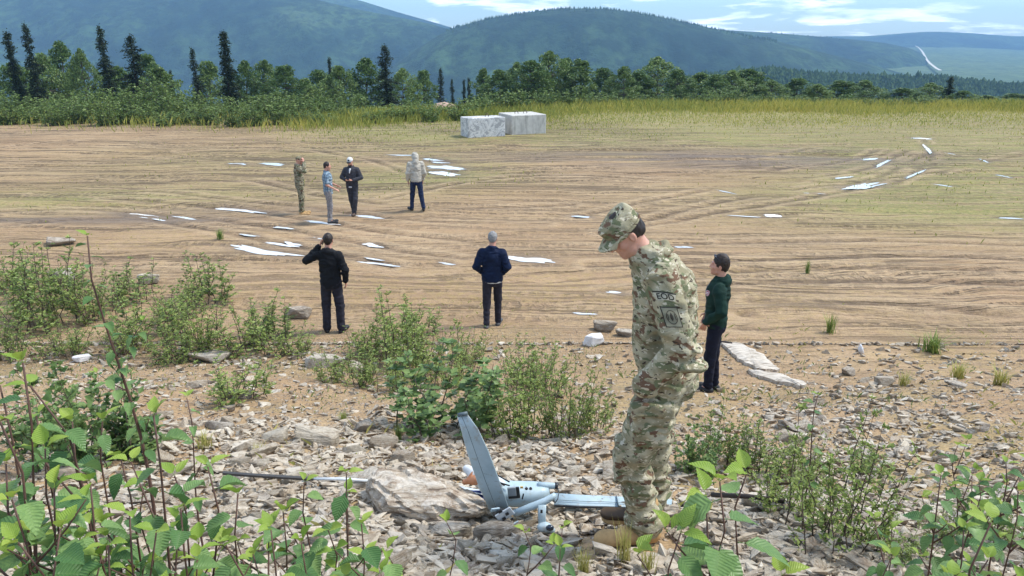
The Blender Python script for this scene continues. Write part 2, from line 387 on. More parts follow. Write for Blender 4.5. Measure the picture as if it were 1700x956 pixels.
def build_ground():
    rows = np.concatenate([np.linspace(-6, 1.5, 12)[:-1], np.geomspace(1.5, 13, 210)[:-1], np.geomspace(13, 50, 330)[:-1], np.geomspace(50, 90, 30)[:-1], np.geomspace(90, 1100, 34)])
    u = np.tan(np.linspace(-R(52), R(52), 420)) * .95
    Y, U = np.meshgrid(rows, u, indexing='ij')
    X = U * (np.maximum(Y, 0) * 1.0 + 4.5)
    Z = ground_h(X, Y)
    for p in PUD:
        m, d, L, w = puddle_axes(p)
        a = (X - m.x) * d.x + (Y - m.y) * d.y; b = -(X - m.x) * d.y + (Y - m.y) * d.x
        e = np.clip(1.6 - np.sqrt((a / (L * 1.05)) ** 2 + (b / (w * 1.2)) ** 2), 0, 1)
        Z = Z * (1 - np.minimum(e * 2, 1)) + (GH(m.x, m.y) - .015) * np.minimum(e * 2, 1)
    rut = np.zeros_like(X); lip = np.zeros_like(X)
    for tr_ in TRACKS:
        pts = [at(*q) for q in tr_]; fine = []
        for i in range(len(pts) - 1):
            p0, p1, p2, p3 = pts[max(i - 1, 0)], pts[i], pts[i + 1], pts[min(i + 2, len(pts) - 1)]
            for k in range(6):
                t = k / 6; fine.append(.5 * ((2 * p1) + (p2 - p0) * t + (2 * p0 - 5 * p1 + 4 * p2 - p3) * t * t + (3 * p1 - p0 - 3 * p2 + p3) * t ** 3))
        fine.append(pts[-1])
        for i in range(len(fine) - 1):
            a, b = fine[i], fine[i + 1]; dx, dy = b.x - a.x, b.y - a.y; L2 = dx * dx + dy * dy + 1e-9
            m = (X > min(a.x, b.x) - 1.5) & (X < max(a.x, b.x) + 1.5) & (Y > min(a.y, b.y) - 1.5) & (Y < max(a.y, b.y) + 1.5)
            if not m.any(): continue
            xx, yy = X[m], Y[m]; t = np.clip(((xx - a.x) * dx + (yy - a.y) * dy) / L2, 0, 1); ds = np.hypot(xx - a.x - t * dx, yy - a.y - t * dy)
            rut[m] = np.maximum(rut[m], np.exp(-(ds / .14) ** 2)); lip[m] = np.maximum(lip[m], np.exp(-((ds - .33) / .12) ** 2))
    brk = sstep(.30, .5, vn2(X * .35, Y * .35, 111)); rut *= brk; lip *= brk * (1 - rut)
    Z = Z - .035 * rut + .02 * lip
    nr, nc = X.shape
    idx = np.arange(nr * nc).reshape(nr, nc)
    F = np.stack([idx[:-1, :-1].ravel(), idx[:-1, 1:].ravel(), idx[1:, 1:].ravel(), idx[1:, :-1].ravel()], 1)
    me = mesh_np('ground', np.stack([X.ravel(), Y.ravel(), Z.ravel()], 1), F, True)
    def att(name, arr):
        a = me.attributes.new(name, 'FLOAT', 'POINT'); a.data.foreach_set('value', np.clip(arr, 0, 1).astype(np.float32).ravel())
    n1 = fbm(X * .35, Y * .35, 61, 4)
    tr = sstep(7, 14, Y + n1 * 2)
    att('pad', tr * sstep(60, 44, Y) * (.55 + .75 * sstep(-.3, .4, fbm(X * .06, Y * .09, 63, 3))))
    rub = sstep(12.5, 8, Y + n1 * 4 + np.maximum(-X, 0) * -.25)
    att('rubble', .15 + .85 * rub)
    g = 1.3 * blob(X, Y, 1640, 335, 8, 4) + 1.1 * blob(X, Y, 1560, 290, 5, 4) + .65 * blob(X, Y, 1560, 235, 9, 7) + .6 * blob(X, Y, 1200, 205, 14, 5) + .75 * blob(X, Y, 1050, 210, 9, 5)
    g = g + .7 * blob(X, Y, 760, 290, 3, 2.6) + .5 * blob(X, Y, 650, 300, 3, 2.5) + .55 * blob(X, Y, 300, 325, 7, 2.2) + .5 * blob(X, Y, 60, 335, 5, 2) + .5 * blob(X, Y, 420, 265, 9, 6) + .7 * blob(X, Y, 600, 215, 8, 4)
    g = g + .9 * sstep(-1, 3, Y - edge_y(X) + 2.5 * n1) + 1.1 * sstep(31, 42, Y + 4 * n1) * sstep(-14, -2, X) + .45 * sstep(24, 34, Y + 4 * n1) * sstep(9, 17, X)
    g = g + .45 * sstep(17, 13, Y) * sstep(-7.5, -9.5, X) + .35 * rub * sstep(.0, .4, fbm(X * .7, Y * .7, 71, 3)) * .8 + .25 * blob(X, Y, 1560, 560, .8, .6)
    att('green', g); att('rut', rut); att('lip', lip)
    dry = .8 * blob(X, Y, 750, 480, 4.5, 1.2) + .7 * blob(X, Y, 1300, 440, 2.5, 1) + .6 * blob(X, Y, 1250, 500, 3, 1.5) + .5 * blob(X, Y, 250, 400, 3.5, 1.2) + .7 * blob(X, Y, 1580, 600, 1.4, .8) + .5 * blob(X, Y, 650, 660, .9, .5) + .35
    att('dry', dry)
    wet = 1.0 * blob(X, Y, 1160, 262, 11, 3.2) * sstep(.2, .55, vn2(X * .2, Y * 1.3, 73)) + .8 * blob(X, Y, 250, 366, 4, .5) + .6 * blob(X, Y, 440, 350, 4, .6) + .7 * blob(X, Y, 60, 365, 3, .5)
    for p in PUD:
        m, d, L, w = puddle_axes(p)
        a = (X - m.x) * d.x + (Y - m.y) * d.y; b = -(X - m.x) * d.y + (Y - m.y) * d.x
        wet = wet + .9 * np.exp(-(((a / (L * 1.25)) ** 2 + (b / (w * 2.0)) ** 2)) ** 1.5)
    att('wet', wet)
    o = link('ground', me, ground_mat()); tag(o, kind='structure')
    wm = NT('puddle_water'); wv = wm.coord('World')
    wmat = wm.done((.66, .645, .61, 1), .05, wm.bump(wm.noise(wv, 7, 3), .04, .01), spec=.9)  # pale silty water; the white of reflected sky is put into this colour too
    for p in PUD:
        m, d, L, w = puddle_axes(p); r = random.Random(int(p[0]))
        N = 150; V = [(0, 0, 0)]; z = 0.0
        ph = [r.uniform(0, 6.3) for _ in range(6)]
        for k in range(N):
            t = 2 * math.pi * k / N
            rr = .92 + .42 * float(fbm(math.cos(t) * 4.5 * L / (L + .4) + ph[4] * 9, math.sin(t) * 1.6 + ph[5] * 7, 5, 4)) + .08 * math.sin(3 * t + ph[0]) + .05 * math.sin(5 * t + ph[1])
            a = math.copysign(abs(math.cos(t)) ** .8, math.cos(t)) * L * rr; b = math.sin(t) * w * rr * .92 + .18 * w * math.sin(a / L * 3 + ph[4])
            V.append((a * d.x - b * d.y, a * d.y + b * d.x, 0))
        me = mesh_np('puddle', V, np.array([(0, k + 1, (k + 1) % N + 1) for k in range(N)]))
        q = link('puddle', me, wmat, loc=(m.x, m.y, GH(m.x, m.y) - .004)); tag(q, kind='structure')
build_ground()

# ------------------------------------------------------------------ far hills
def hill_mat(name, a, b, c):
    n = NT(name); v = n.coord('World')
    f = n.noise(n.coord('World', (.0035, .0016, .006)), 1, 9, .66, .6); g = n.noise(n.coord('World', (.05, .03, .05)), 1, 5, .7)
    col = n.mix(n.ramp(f, [(.42, 0.), (.58, 1.)]), a, b)
    col = n.mix(n.ramp(n.noise(n.coord('World', (.0012, .0010, .004)), 1, 4), [(.55, 0.), (.70, 1.)]), col, c)
    col = n.mix(n.math('MULTIPLY', n.ramp(g, [(.42, 0.), (.56, 1.)]), .7), col, tuple(x * .55 for x in a[:3]) + (1,))
    return n.done(col, .95, n.bump(g, .8, 8), spec=.1)
HM = hill_mat('hill_forest', (.014, .036, .024, 1), (.050, .095, .040, 1), (.095, .145, .058, 1))
HM2 = hill_mat('hill_plain', (.085, .135, .060, 1), (.12, .17, .075, 1), (.06, .10, .05, 1))
def hill(name, crest, D, mat, valley=-110, y0=None, depth=.5, nu=150, nv=46, seed=0, rough=1.0):
    """a long hill: crest line (pixel pairs) standing at distance D, sloping to the valley in front and behind"""
    px = np.linspace(crest[0][0], crest[-1][0], nu); cy = np.interp(px, [c[0] for c in crest], [c[1] for c in crest])
    k = np.ones(7) / 7; cy = np.convolve(np.pad(cy, 3, mode='edge'), k, 'valid')
    V = []; vs = np.linspace(-1, .6, nv)
    ax = (px - 850) / 1230.0; ay = (478 - cy) / 1230.0
    sx = ax / (CP + SP * ay); t = (-SP + CP * ay) / (CP + SP * ay)
    X = np.zeros((nv, nu)); Yg = X.copy(); Z = X.copy()
    for i, q in enumerate(vs):
        Y = D * (1 + q * depth)
        prof = math.exp(-(q / .52) ** 2)
        n = fbm(px * .012 + seed, np.full_like(px, q * 3.0 + seed), seed, 4) + .5 * fbm(px * .03 + q * 2, np.full_like(px, q * 5.), seed + 9, 3)
        amp = (1 - prof) * prof * 4 * rough * D * .012
        top = CZ + t * Y
        X[i] = sx * Y; Yg[i] = Y; Z[i] = top * prof + valley * (1 - prof) + n * amp
    idx = np.arange(nv * nu).reshape(nv, nu)
    F = np.stack([idx[:-1, :-1].ravel(), idx[:-1, 1:].ravel(), idx[1:, 1:].ravel(), idx[1:, :-1].ravel()], 1)
    o = link(name, mesh_np(name, np.stack([X.ravel(), Yg.ravel(), Z.ravel()], 1), F, True), mat); tag(o, kind='structure')
    return o
hill('hill', [(150,-14),(450,-14),(590,-2),(660,20),(735,41),(800,62),(1000,110)], 2500, HM, seed=3)
hill('hill', [(-500,-14),(0,-15),(380,-14),(470,-12),(530,0),(600,17),(680,32),(740,45),(800,72),(900,112),(1000,140)], 1600, HM, seed=5, rough=1.6)
hill('hill', [(540,185),(600,150),(655,106),(700,76),(740,50),(800,33),(850,24),(900,17),(930,14),(1000,14),(1060,21),(1130,35),(1210,53),(1290,68),(1370,88),(1450,108),(1600,150)], 1250, HM, seed=8, rough=1.4)
hill('hill', [(1000,70),(1120,52),(1210,50),(1290,55),(1400,64),(1470,71),(1520,82),(1550,105),(1600,150)], 1800, HM, seed=12)
hill('hill', [(1250,80),(1360,60),(1440,60),(1500,55),(1545,52),(1600,54),(1640,57),(1700,61),(1800,52),(2000,40),(2300,30)], 3000, HM, seed=15)
# the open green plain on the right with the road
PLX = [(1380, 84), (1480, 79), (1530, 78), (1600, 78), (1700, 83), (2000, 84), (2300, 80)]
def plain_pt(px, q):                       # q 0 near .. 1 far
    Y = 800 + 1800 * q
    top = np.interp(px, [c[0] for c in PLX], [c[1] for c in PLX]); row = 150 + (top - 150) * (1 - (1 - q) ** 1.6)
    d = ray(px, row); return (d.x / d.y * Y, Y, CZ + d.z / d.y * Y + 3 * float(fbm(px * .02, q * 9, 33, 3)) * (1 - q))
def plain_hill():
    us = np.linspace(1380, 2300, 90); qs = np.linspace(0, 1, 30); V = [plain_pt(u, q) for q in qs for u in us]
    V += [plain_pt(u, 1.0)[:2] + (-110,) for u in us]
    idx = np.arange(31 * 90).reshape(31, 90)
    F = np.stack([idx[:-1, :-1].ravel(), idx[:-1, 1:].ravel(), idx[1:, 1:].ravel(), idx[1:, :-1].ravel()], 1)
    tag(link('plain', mesh_np('plain', V, F, True), HM2), kind='structure')
plain_hill()
def road(pts, name='road'):
    V = []
    for (px, py, w) in pts:
        best = min(np.linspace(0, 1, 200), key=lambda q: abs((150 + (np.interp(px, [c[0] for c in PLX], [c[1] for c in PLX]) - 150) * (1 - (1 - q) ** 1.6)) - py))
        for s in (-1, 1):
            p = plain_pt(px + s * w * .3, best); V.append((p[0], p[1], p[2] + 6))
    F = [(2 * i, 2 * i + 1, 2 * i + 3, 2 * i + 2) for i in range(len(pts) - 1)]
    tag(link(name, mesh_np(name, V, np.array(F)), plain('road_gravel', (.62, .58, .52, 1), .9, .1)), kind='structure')
road([(1519,79,2),(1524,82,3),(1528,86,4),(1531,90,5),(1533,94,5.5),(1535,98,6),(1537,102,6.5),(1540,106,7),(1544,110,8),(1549,114,8),(1554,119,9),(1560,125,9)])

# ------------------------------------------------------------------ forest on the far slopes (one mass of small trees)
def conifer_cloud(name, pts, hs, mat, seed=0, lumps=3, width=.36):
    """many small tapered trees as one mesh: each 3 stacked ragged cones"""
    r = np.random.default_rng(seed); V = []; F = []; n = 0; K = 5
    for (x, y, z), h in zip(pts, hs):
        for j in range(lumps):
            zb = z + h * (j * .8 / lumps - .05); zt = zb + h * (1.15 / lumps + .1); w = h * width * (1 - j / (lumps + .6)) * r.uniform(.75, 1.2)
            a0 = r.uniform(0, 6.28)
            for k in range(K):
                a = a0 + 6.283 * k / K; q = w * r.uniform(.6, 1.2)
                V.append((x + q * math.cos(a), y + q * math.sin(a), zb + r.uniform(-.05, .05) * h))
            V.append((x + r.uniform(-.15, .15) * h, y, zt * 1.0 - h * r.uniform(0, .25)))
            for k in range(K): F.append((n + k, n + (k + 1) % K, n + K))
            n += K + 1
    o = link(name, mesh_np(name, V, np.array(F)), mat); tag(o, kind='stuff'); return o
def far_forest_mat(name, a, b):
    n = NT(name); g = n.N('ShaderNodeNewGeometry'); f = g.outputs['Random Per Island']
    return n.done(n.mix(f, a, b), .9, spec=.1)
FM = far_forest_mat('far_forest', (.022, .050, .018, 1), (.075, .120, .040, 1))
# knoll on the right
KN = [(880,190),(960,165),(1040,145),(1100,133),(1150,128),(1230,119),(1275,114),(1330,122),(1400,126),(1480,128),(1560,128),(1620,136),(1700,144),(1850,150),(2100,160)]
hill('hill', KN, 560, HM, valley=-95, depth=.55, nu=90, nv=30, seed=21, rough=.7)
def knoll_pts():
    pts = []; hs = []; r = np.random.default_rng(4)
    for i in range(9000):
        px = r.uniform(1000, 1900); q = -abs(r.normal(0, .32)); 
        if q < -.85: continue
        Y = 560 * (1 + q * .55); prof = math.exp(-(q / .52) ** 2)
        cy = np.interp(px, [c[0] for c in KN], [c[1] for c in KN]); d = ray(px, cy); top = CZ + d.z / d.y * Y
        pts.append((d.x / d.y * Y, Y, top * prof - 95 * (1 - prof) - .5)); hs.append(r.uniform(1.6, 4.2) * (1.5 if r.random() < .08 else 1))
    return pts, hs
a_, b_ = knoll_pts(); conifer_cloud('far_forest', a_, b_, FM, 5, 2, .62)
def crest_pts(crest, D, n, spread, h, seed):
    pts = []; hs = []; r = np.random.default_rng(seed)
    for i in range(n):
        px = r.uniform(crest[0][0], crest[-1][0]); q = -abs(r.normal(0, spread)); Y = D * (1 + q)
        cy = np.interp(px, [c[0] for c in crest], [c[1] for c in crest]); d = ray(px, cy); pf = math.exp(-((q / .5) / .52) ** 2)
        pts.append((d.x / d.y * Y, Y, (CZ + d.z / d.y * Y) * pf - 110 * (1 - pf) - .6)); hs.append(r.uniform(.5, 1.3) * h)
    return pts, hs
a_, b_ = crest_pts([(740,50),(800,33),(850,24),(930,14),(1000,14),(1060,21),(1130,35),(1210,53),(1290,68)], 1250, 900, .02, 3.6, 6)
conifer_cloud('ridge_forest', a_, b_, FM, 7, 1, .30)
a_, b_ = crest_pts([(1190,52),(1290,55),(1400,64)], 1800, 120, .02, 3.6, 8)
conifer_cloud('ridge_forest', a_, b_, FM, 9, 1, .30)

# ------------------------------------------------------------------ haze
def haze():
    mb = MB(); zt, zb = 190, -125
    mb.box((0, 1750, (zt + zb) / 2), (6500, 2400, (zt - zb) / 2))
    n = NT('haze'); n.nt.nodes.remove(n.p); v = n.N('ShaderNodeVolumePrincipled')
    v.inputs['Color'].default_value = (.34, .60, 1.0, 1); v.inputs['Density'].default_value = 2.3e-4; v.inputs['Anisotropy'].default_value = 0
    n.L(v.outputs[0], n.out.inputs['Volume'])
    tag(mb.build('haze', n.m), kind='stuff')
haze()
# ------------------------------------------------------------------ signed-distance body builder
def surface_nets(F, xs, ys, zs):
    S = F < 0
    nx, ny, nz = F.shape
    c = [S[i:nx - 1 + i, j:ny - 1 + j, k:nz - 1 + k] for i in (0, 1) for j in (0, 1) for k in (0, 1)]
    tot = sum(a.astype(np.int8) for a in c); act = (tot > 0) & (tot < 8)
    I, J, K = np.nonzero(act); n = len(I)
    idm = -np.ones(act.shape, np.int64); idm[I, J, K] = np.arange(n)
    acc = np.zeros((n, 3)); cnt = np.zeros(n)
    co = [(0, 0, 0), (1, 0, 0), (0, 1, 0), (1, 1, 0), (0, 0, 1), (1, 0, 1), (0, 1, 1), (1, 1, 1)]
    for a in co:
        for ax in range(3):
            if a[ax]: continue
            b = list(a); b[ax] = 1
            fa = F[I + a[0], J + a[1], K + a[2]]; fb = F[I + b[0], J + b[1], K + b[2]]
            m = (fa < 0) != (fb < 0); t = np.where(m, fa / np.where(m, fa - fb, 1), 0)
            P = np.stack([xs[I + a[0]], ys[J + a[1]], zs[K + a[2]]], 1); Q = np.stack([xs[I + b[0]], ys[J + b[1]], zs[K + b[2]]], 1)
            acc += (P + (Q - P) * t[:, None]) * m[:, None]; cnt += m
    V = acc / cnt[:, None]; Fc = []
    for ax in range(3):
        a1, a2 = (ax + 1) % 3, (ax + 2) % 3
        sl0 = [slice(None)] * 3; sl1 = [slice(None)] * 3; sl0[ax] = slice(0, -1); sl1[ax] = slice(1, None)
        A = S[tuple(sl0)]; B = S[tuple(sl1)]; e = np.nonzero(A != B); e = [q.copy() for q in e]
        ok = (e[a1] > 0) & (e[a2] > 0) & (e[a1] < F.shape[a1] - 1) & (e[a2] < F.shape[a2] - 1)
        e = [q[ok] for q in e]; ins = A[e[0], e[1], e[2]]
        def cell(d1, d2):
            q = [v.copy() for v in e]; q[a1] = q[a1] + d1; q[a2] = q[a2] + d2; return idm[q[0], q[1], q[2]]
        qd = np.stack([cell(-1, -1), cell(0, -1), cell(0, 0), cell(-1, 0)], 1)
        qd[~ins] = qd[~ins][:, ::-1]; Fc.append(qd)
    return V, np.concatenate(Fc)

def axis(lo, hi, vox, fine=None):
    """grid coordinates lo..hi with finer steps in the given ranges [(a, b, step)]"""
    out = [lo]; fine = fine or []
    while out[-1] < hi:
        st = vox
        for a, b, s in fine:
            if a <= out[-1] < b: st = min(st, s)
        out.append(out[-1] + st)
    return np.array(out)

class SDF:
    def __init__(s): s.ops = []
    def cap(s, a, b, ra, rb=None, k=.02, sq=None, n=None): s.ops.append(('cap', np.array(a, float), np.array(b, float), ra, ra if rb is None else rb, k, sq, None if n is None else np.array(n, float))); return s
    def ell(s, c, r, M=None, k=.02): s.ops.append(('ell', np.array(c, float), np.array(r, float), M, k)); return s
    def box(s, c, h, M=None, rd=.01, k=.01): s.ops.append(('box', np.array(c, float), np.array(h, float), M, rd, k)); return s
    def sub(s, c, r, M=None, k=.01): s.ops.append(('sub', np.array(c, float), np.array(r, float), M, k)); return s
    def cut(s, p, n, k=0): s.ops.append(('cut', np.array(p, float), np.array(n, float), k)); return s
    def disp(s, fn, off=0): s.ops.append(('disp', fn)); return s
    def mesh(s, name, vox=.01, fx=None, fy=None, fz=None, pad=.03):
        lo = np.full(3, 1e9); hi = -lo
        for o in s.ops:
            if o[0] == 'cap': r = max(o[3], o[4]); P = np.stack([o[1] - r, o[1] + r, o[2] - r, o[2] + r])
            elif o[0] == 'ell': P = np.stack([o[1] - max(o[2]), o[1] + max(o[2])])
            elif o[0] == 'box': r = np.linalg.norm(o[2]); P = np.stack([o[1] - r, o[1] + r])
            else: continue
            lo = np.minimum(lo, P.min(0)); hi = np.maximum(hi, P.max(0))
        lo -= pad; hi += pad
        xs, ys, zs = axis(lo[0], hi[0], vox, fx), axis(lo[1], hi[1], vox, fy), axis(lo[2], hi[2], vox, fz)
        F = np.full((len(xs), len(ys), len(zs)), .05)
        for o in s.ops:
            if o[0] in ('cut', 'disp'):
                X, Y, Z = np.meshgrid(xs, ys, zs, indexing='ij')
                if o[0] == 'cut': F = np.maximum(F, (X - o[1][0]) * o[2][0] + (Y - o[1][1]) * o[2][1] + (Z - o[1][2]) * o[2][2])
                else: 
                    m = np.abs(F) < .03; F[m] += o[1](X[m], Y[m], Z[m])
                continue
            if o[0] == 'cap': r = max(o[3], o[4]); a = np.minimum(o[1], o[2]) - r; b = np.maximum(o[1], o[2]) + r; k = o[5]
            else: r = np.linalg.norm(o[2]) if o[0] == 'box' else max(o[2]); a = o[1] - r; b = o[1] + r; k = o[-1]
            m_ = .045 + k; i0 = [max(0, np.searchsorted(g, v - m_) - 1) for g, v in zip((xs, ys, zs), a)]; i1 = [np.searchsorted(g, v + m_) + 1 for g, v in zip((xs, ys, zs), b)]
            sl = tuple(slice(p, q) for p, q in zip(i0, i1))
            X, Y, Z = np.meshgrid(xs[sl[0]], ys[sl[1]], zs[sl[2]], indexing='ij')
            if not X.size: continue
            P = np.stack([X, Y, Z], -1)
            if o[0] == 'cap':
                _, A, B, ra, rb, k, sq, nn = o; d = B - A; L2 = max(d @ d, 1e-9); t = np.clip(((P - A) @ d) / L2, 0, 1)
                q = P - A - t[..., None] * d
                if nn is not None: q = q + (sq - 1) * (q @ nn)[..., None] * nn
                D = np.linalg.norm(q, axis=-1) - (ra + (rb - ra) * t)
                if nn is not None: D = D / (1 + (sq - 1) * .35)
            elif o[0] == 'box':
                q = P - o[1]; q = q if o[3] is None else q @ o[3]
                q = np.abs(q) - o[2] + o[4]; D = np.linalg.norm(np.maximum(q, 0), axis=-1) + np.minimum(q.max(-1), 0) - o[4]
            else:
                q = P - o[1]; q = q if o[3] is None else q @ o[3]
                kk = np.linalg.norm(q / o[2], axis=-1); g = np.linalg.norm(q / o[2] ** 2, axis=-1) + 1e-9; D = kk * (kk - 1) / g
            C = F[sl]
            if o[0] == 'sub': D = -D; h = np.clip(.5 - .5 * (C - D) / k, 0, 1); F[sl] = C * (1 - h) + D * h + k * h * (1 - h)
            else: h = np.clip(.5 + .5 * (C - D) / k, 0, 1) if k > 0 else (D < C) * 1.0; F[sl] = C * (1 - h) + D * h - k * h * (1 - h)
        V, Q = surface_nets(F, xs, ys, zs)
        return mesh_np(name, V, Q, True)
def M3(f, u):
    """columns right, forward, up"""
    f = np.array(f, float); f /= np.linalg.norm(f); r = np.cross(f, u); r /= np.linalg.norm(r); u2 = np.cross(r, f); return np.stack([r, f, u2], 1)
def wr(seed, amp, sc=(9, 9, 22), amp2=.4):
    """cloth folds: stretched noise, crossing the limb"""
    def f(x, y, z):
        w = vn3(x * 6, y * 6, z * 6, seed + 5) * 1.6
        a = vn3(x * sc[0] + w, y * sc[1] + w, z * sc[2] + x * 9 * w, seed); b = vn3(x * 26 + w * 2, y * 26, z * 44, seed + 2)
        return -amp * (1 - np.abs(a) * 5.0) * .8 - amp * amp2 * b
    return f
J0 = dict(pel=(0, 0, .98), wai=(0, .005, 1.12), che=(0, .0, 1.32), neck=(0, -.02, 1.49), head=(0, .025, 1.655), hf=(0, 1, -.05),
          sL=(-.175, -.015, 1.405), sR=(.175, -.015, 1.405), eL=(-.235, -.05, 1.15), eR=(.235, -.05, 1.15), wL=(-.24, .04, .90), wR=(.24, .04, .90),
          kL=(-.10, .02, .50), kR=(.10, .02, .50), aL=(-.105, -.02, .09), aR=(.105, -.02, .09), tL=(-.13, .16, .03), tR=(.13, .16, .03),
          hipL=(-.09, 0, .93), hipR=(.09, 0, .93), handL=None, handR=None)
def V3(a): return np.array(a, float)
def head_ops(S, j, s=1.0):
    H = V3(j['head']); M = M3(j['hf'], (0, 0, 1)); g = lambda x, y, z: H + M @ np.array([x, y, z]) * s
    N = V3(j['neck'])
    S.cap(N - (0, 0, .03), H + M @ np.array([0, -.025, -.05]), .060, .054, .03)
    S.ell(g(0, -.015, .025), (.076, .096, .098), M, .02); S.ell(g(0, .025, -.03), (.062, .066, .085), M, .025)
    S.cap(g(-.035, .03, -.075), g(0, .066, -.092), .026, .022, .02); S.cap(g(.035, .03, -.075), g(0, .066, -.092), .026, .022, .02)
    S.cap(g(0, .086, .018), g(0, .106, -.022), .009, .0125, .012); S.ell(g(.012, .092, -.025), (.009, .009, .008), M, .008); S.ell(g(-.012, .092, -.025), (.009, .009, .008), M, .008)
    S.cap(g(-.032, .079, .031), g(.032, .079, .031), .011, .011, .012)
    for sx in (-1, 1):
        S.sub(g(.031 * sx, .098, .012), (.014, .014, .010), M, .012); S.ell(g(.030 * sx, .073, .011), (.012, .012, .012), M, .004)
        S.ell(g(.045 * sx, .060, -.022), (.020, .018, .020), M, .02)
        S.ell(g(.078 * sx, -.008, -.008), (.009, .019, .031), M, .006); S.sub(g(.088 * sx, -.002, -.004), (.005, .010, .017), M, .004)
    S.cap(g(-.018, .086, -.052), g(.018, .086, -.052), .0065, .0065, .006); S.cap(g(-.015, .084, -.062), g(.015, .084, -.062), .0075, .0075, .005)
    return g, M
def hand_ops(S, W, d, n, side, curl=.5, s=1.0, fr=1.0):
    """palm + four fingers + thumb; d = pointing direction, n = palm normal, side = +1/-1 which edge the thumb is on"""
    d = V3(d); d /= np.linalg.norm(d); n = V3(n); n = n - d * (n @ d); n /= np.linalg.norm(n); r = np.cross(d, n) * side; W = V3(W)
    P = lambda a, b, c: W + (d * a + r * b + n * c) * s
    for q in (-.026, -.009, .009, .026): S.cap(P(.015, q * .6, 0), P(.085, q, .002), .013, .012, .008)
    for q, L in ((.030, .068), (.010, .077), (-.011, .071), (-.031, .055)):
        a = P(.088, q, .004); ang = curl * .7; p = a; dd = 0
        for i, fl in enumerate((.45, .32, .25)):
            dd += ang * (1.0 if i else .7); v = (d * math.cos(dd) + n * math.sin(dd)) * L * fl * s
            S.cap(p, p + v, (.0095 - .001 * i) * fr, (.009 - .001 * i) * fr, .002); p = p + v
    p = P(.025, .028, .008); v = (d * .55 + r * .75 + n * .30) * .042 * s; S.cap(p, p + v, .012 * fr, .0105 * fr, .008); p = p + v
    v = (d * .85 + r * .2 + n * .45) * .036 * s; S.cap(p, p + v, .010 * fr, .008 * fr, .003)
def body_mesh(j, vox, hv, hands, slim=1.0):
    S = SDF(); F = (0, 1, 0); p = lambda k: V3(j[k])
    S.cap(p('pel'), p('wai'), .135, .125, .03, 1.4, V3(F)); S.cap(p('wai'), p('che'), .125, .145, .04, 1.4, V3(F))
    S.cap(p('sL') * .8 + p('che') * .2, p('sR') * .8 + p('che') * .2, .055, .055, .05); S.cap(p('che'), p('neck'), .10, .055, .05)
    for s in 'LR':
        S.cap(p('hip' + s), p('k' + s), .075, .050, .03); S.cap(p('k' + s), p('a' + s), .050, .032, .02); S.cap(p('a' + s), p('t' + s), .030, .022, .02)
        S.cap(p('s' + s), p('e' + s), .042, .034, .02); S.cap(p('e' + s), p('w' + s), .034, .024, .02)
    g, M = head_ops(S, j)
    for hd in hands: hand_ops(S, *hd)
    H = p('head'); fx = [(H[0] - .11, H[0] + .11, hv)]; fy = [(H[1] - .14, H[1] + .15, hv)]; fz = [(H[2] - .15, H[2] + .14, hv)]
    for hd in hands:
        W = V3(hd[0]); h2 = max(hv, .006)
        fx.append((W[0] - .12, W[0] + .12, h2)); fy.append((W[1] - .12, W[1] + .12, h2)); fz.append((W[2] - .16, W[2] + .12, h2))
    return S.mesh('body', vox, fx, fy, fz), g, M
def top_mesh(j, vox, r=1.0, hem=.86, seed=1, amp=.006, collar='stand', sl=1.0, name='jacket', short=None, extra=None, dep=1.35, armk=None, cuff=None):
    S = SDF(); F = V3((0, 1, 0)); p = lambda k: V3(j[k])
    lo = p('pel') * 1.0; lo[2] = hem - .02
    pe = p('pel')
    S.cap(lo, pe, .178 * r, .172 * r, .03, dep, F); S.cap(pe, p('wai'), .172 * r, .166 * r, .04, dep, F); S.cap(p('wai'), p('che'), .166 * r, .182 * r, .05, dep, F)
    S.cap(p('sL') * .85 + p('che') * .15, p('sR') * .85 + p('che') * .15, .066 * r, .066 * r, .06); S.cap(p('che'), p('neck') - (0, 0, .005), .13, .074, .06)
    for s in 'LR':
        if short: e = p('s' + s) * (1 - short) + p('e' + s) * short; S.cap(p('s' + s), e, .070 * sl, .068 * sl, .03); continue
        S.cap(p('s' + s), p('e' + s), .072 * sl, .062 * sl, armk or .035); wv = p('w' + s) - p('e' + s); w = p('e' + s) + wv * .93
        S.cap(p('e' + s), w, .061 * sl, .047 * sl, armk or .02)
    N = p('neck')
    if collar == 'stand':
        for q in range(8):
            a = q * math.pi / 4; b = a + math.pi / 4
            S.cap(N + (.066 * math.sin(a), .060 * math.cos(a), .012 - .02 * math.cos(a)), N + (.066 * math.sin(b), .060 * math.cos(b), .012 - .02 * math.cos(b)), .016, .016, .012)
    if collar == 'hood':
        S.ell(N + (0, -.055, -.015), (.125, .062, .065), None, .02)
        for q in range(8):
            a = q * math.pi / 4; b = a + math.pi / 4
            S.cap(N + (.078 * math.sin(a), .066 * math.cos(a) - .01, .012 - .03 * math.cos(a)), N + (.078 * math.sin(b), .066 * math.cos(b) - .01, .012 - .03 * math.cos(b)), .022, .022, .012)
    if extra: extra(S)
    S.cut((0, 0, hem), (0, 0, -1)); S.disp(wr(seed, amp))
    return S.mesh(name, vox)
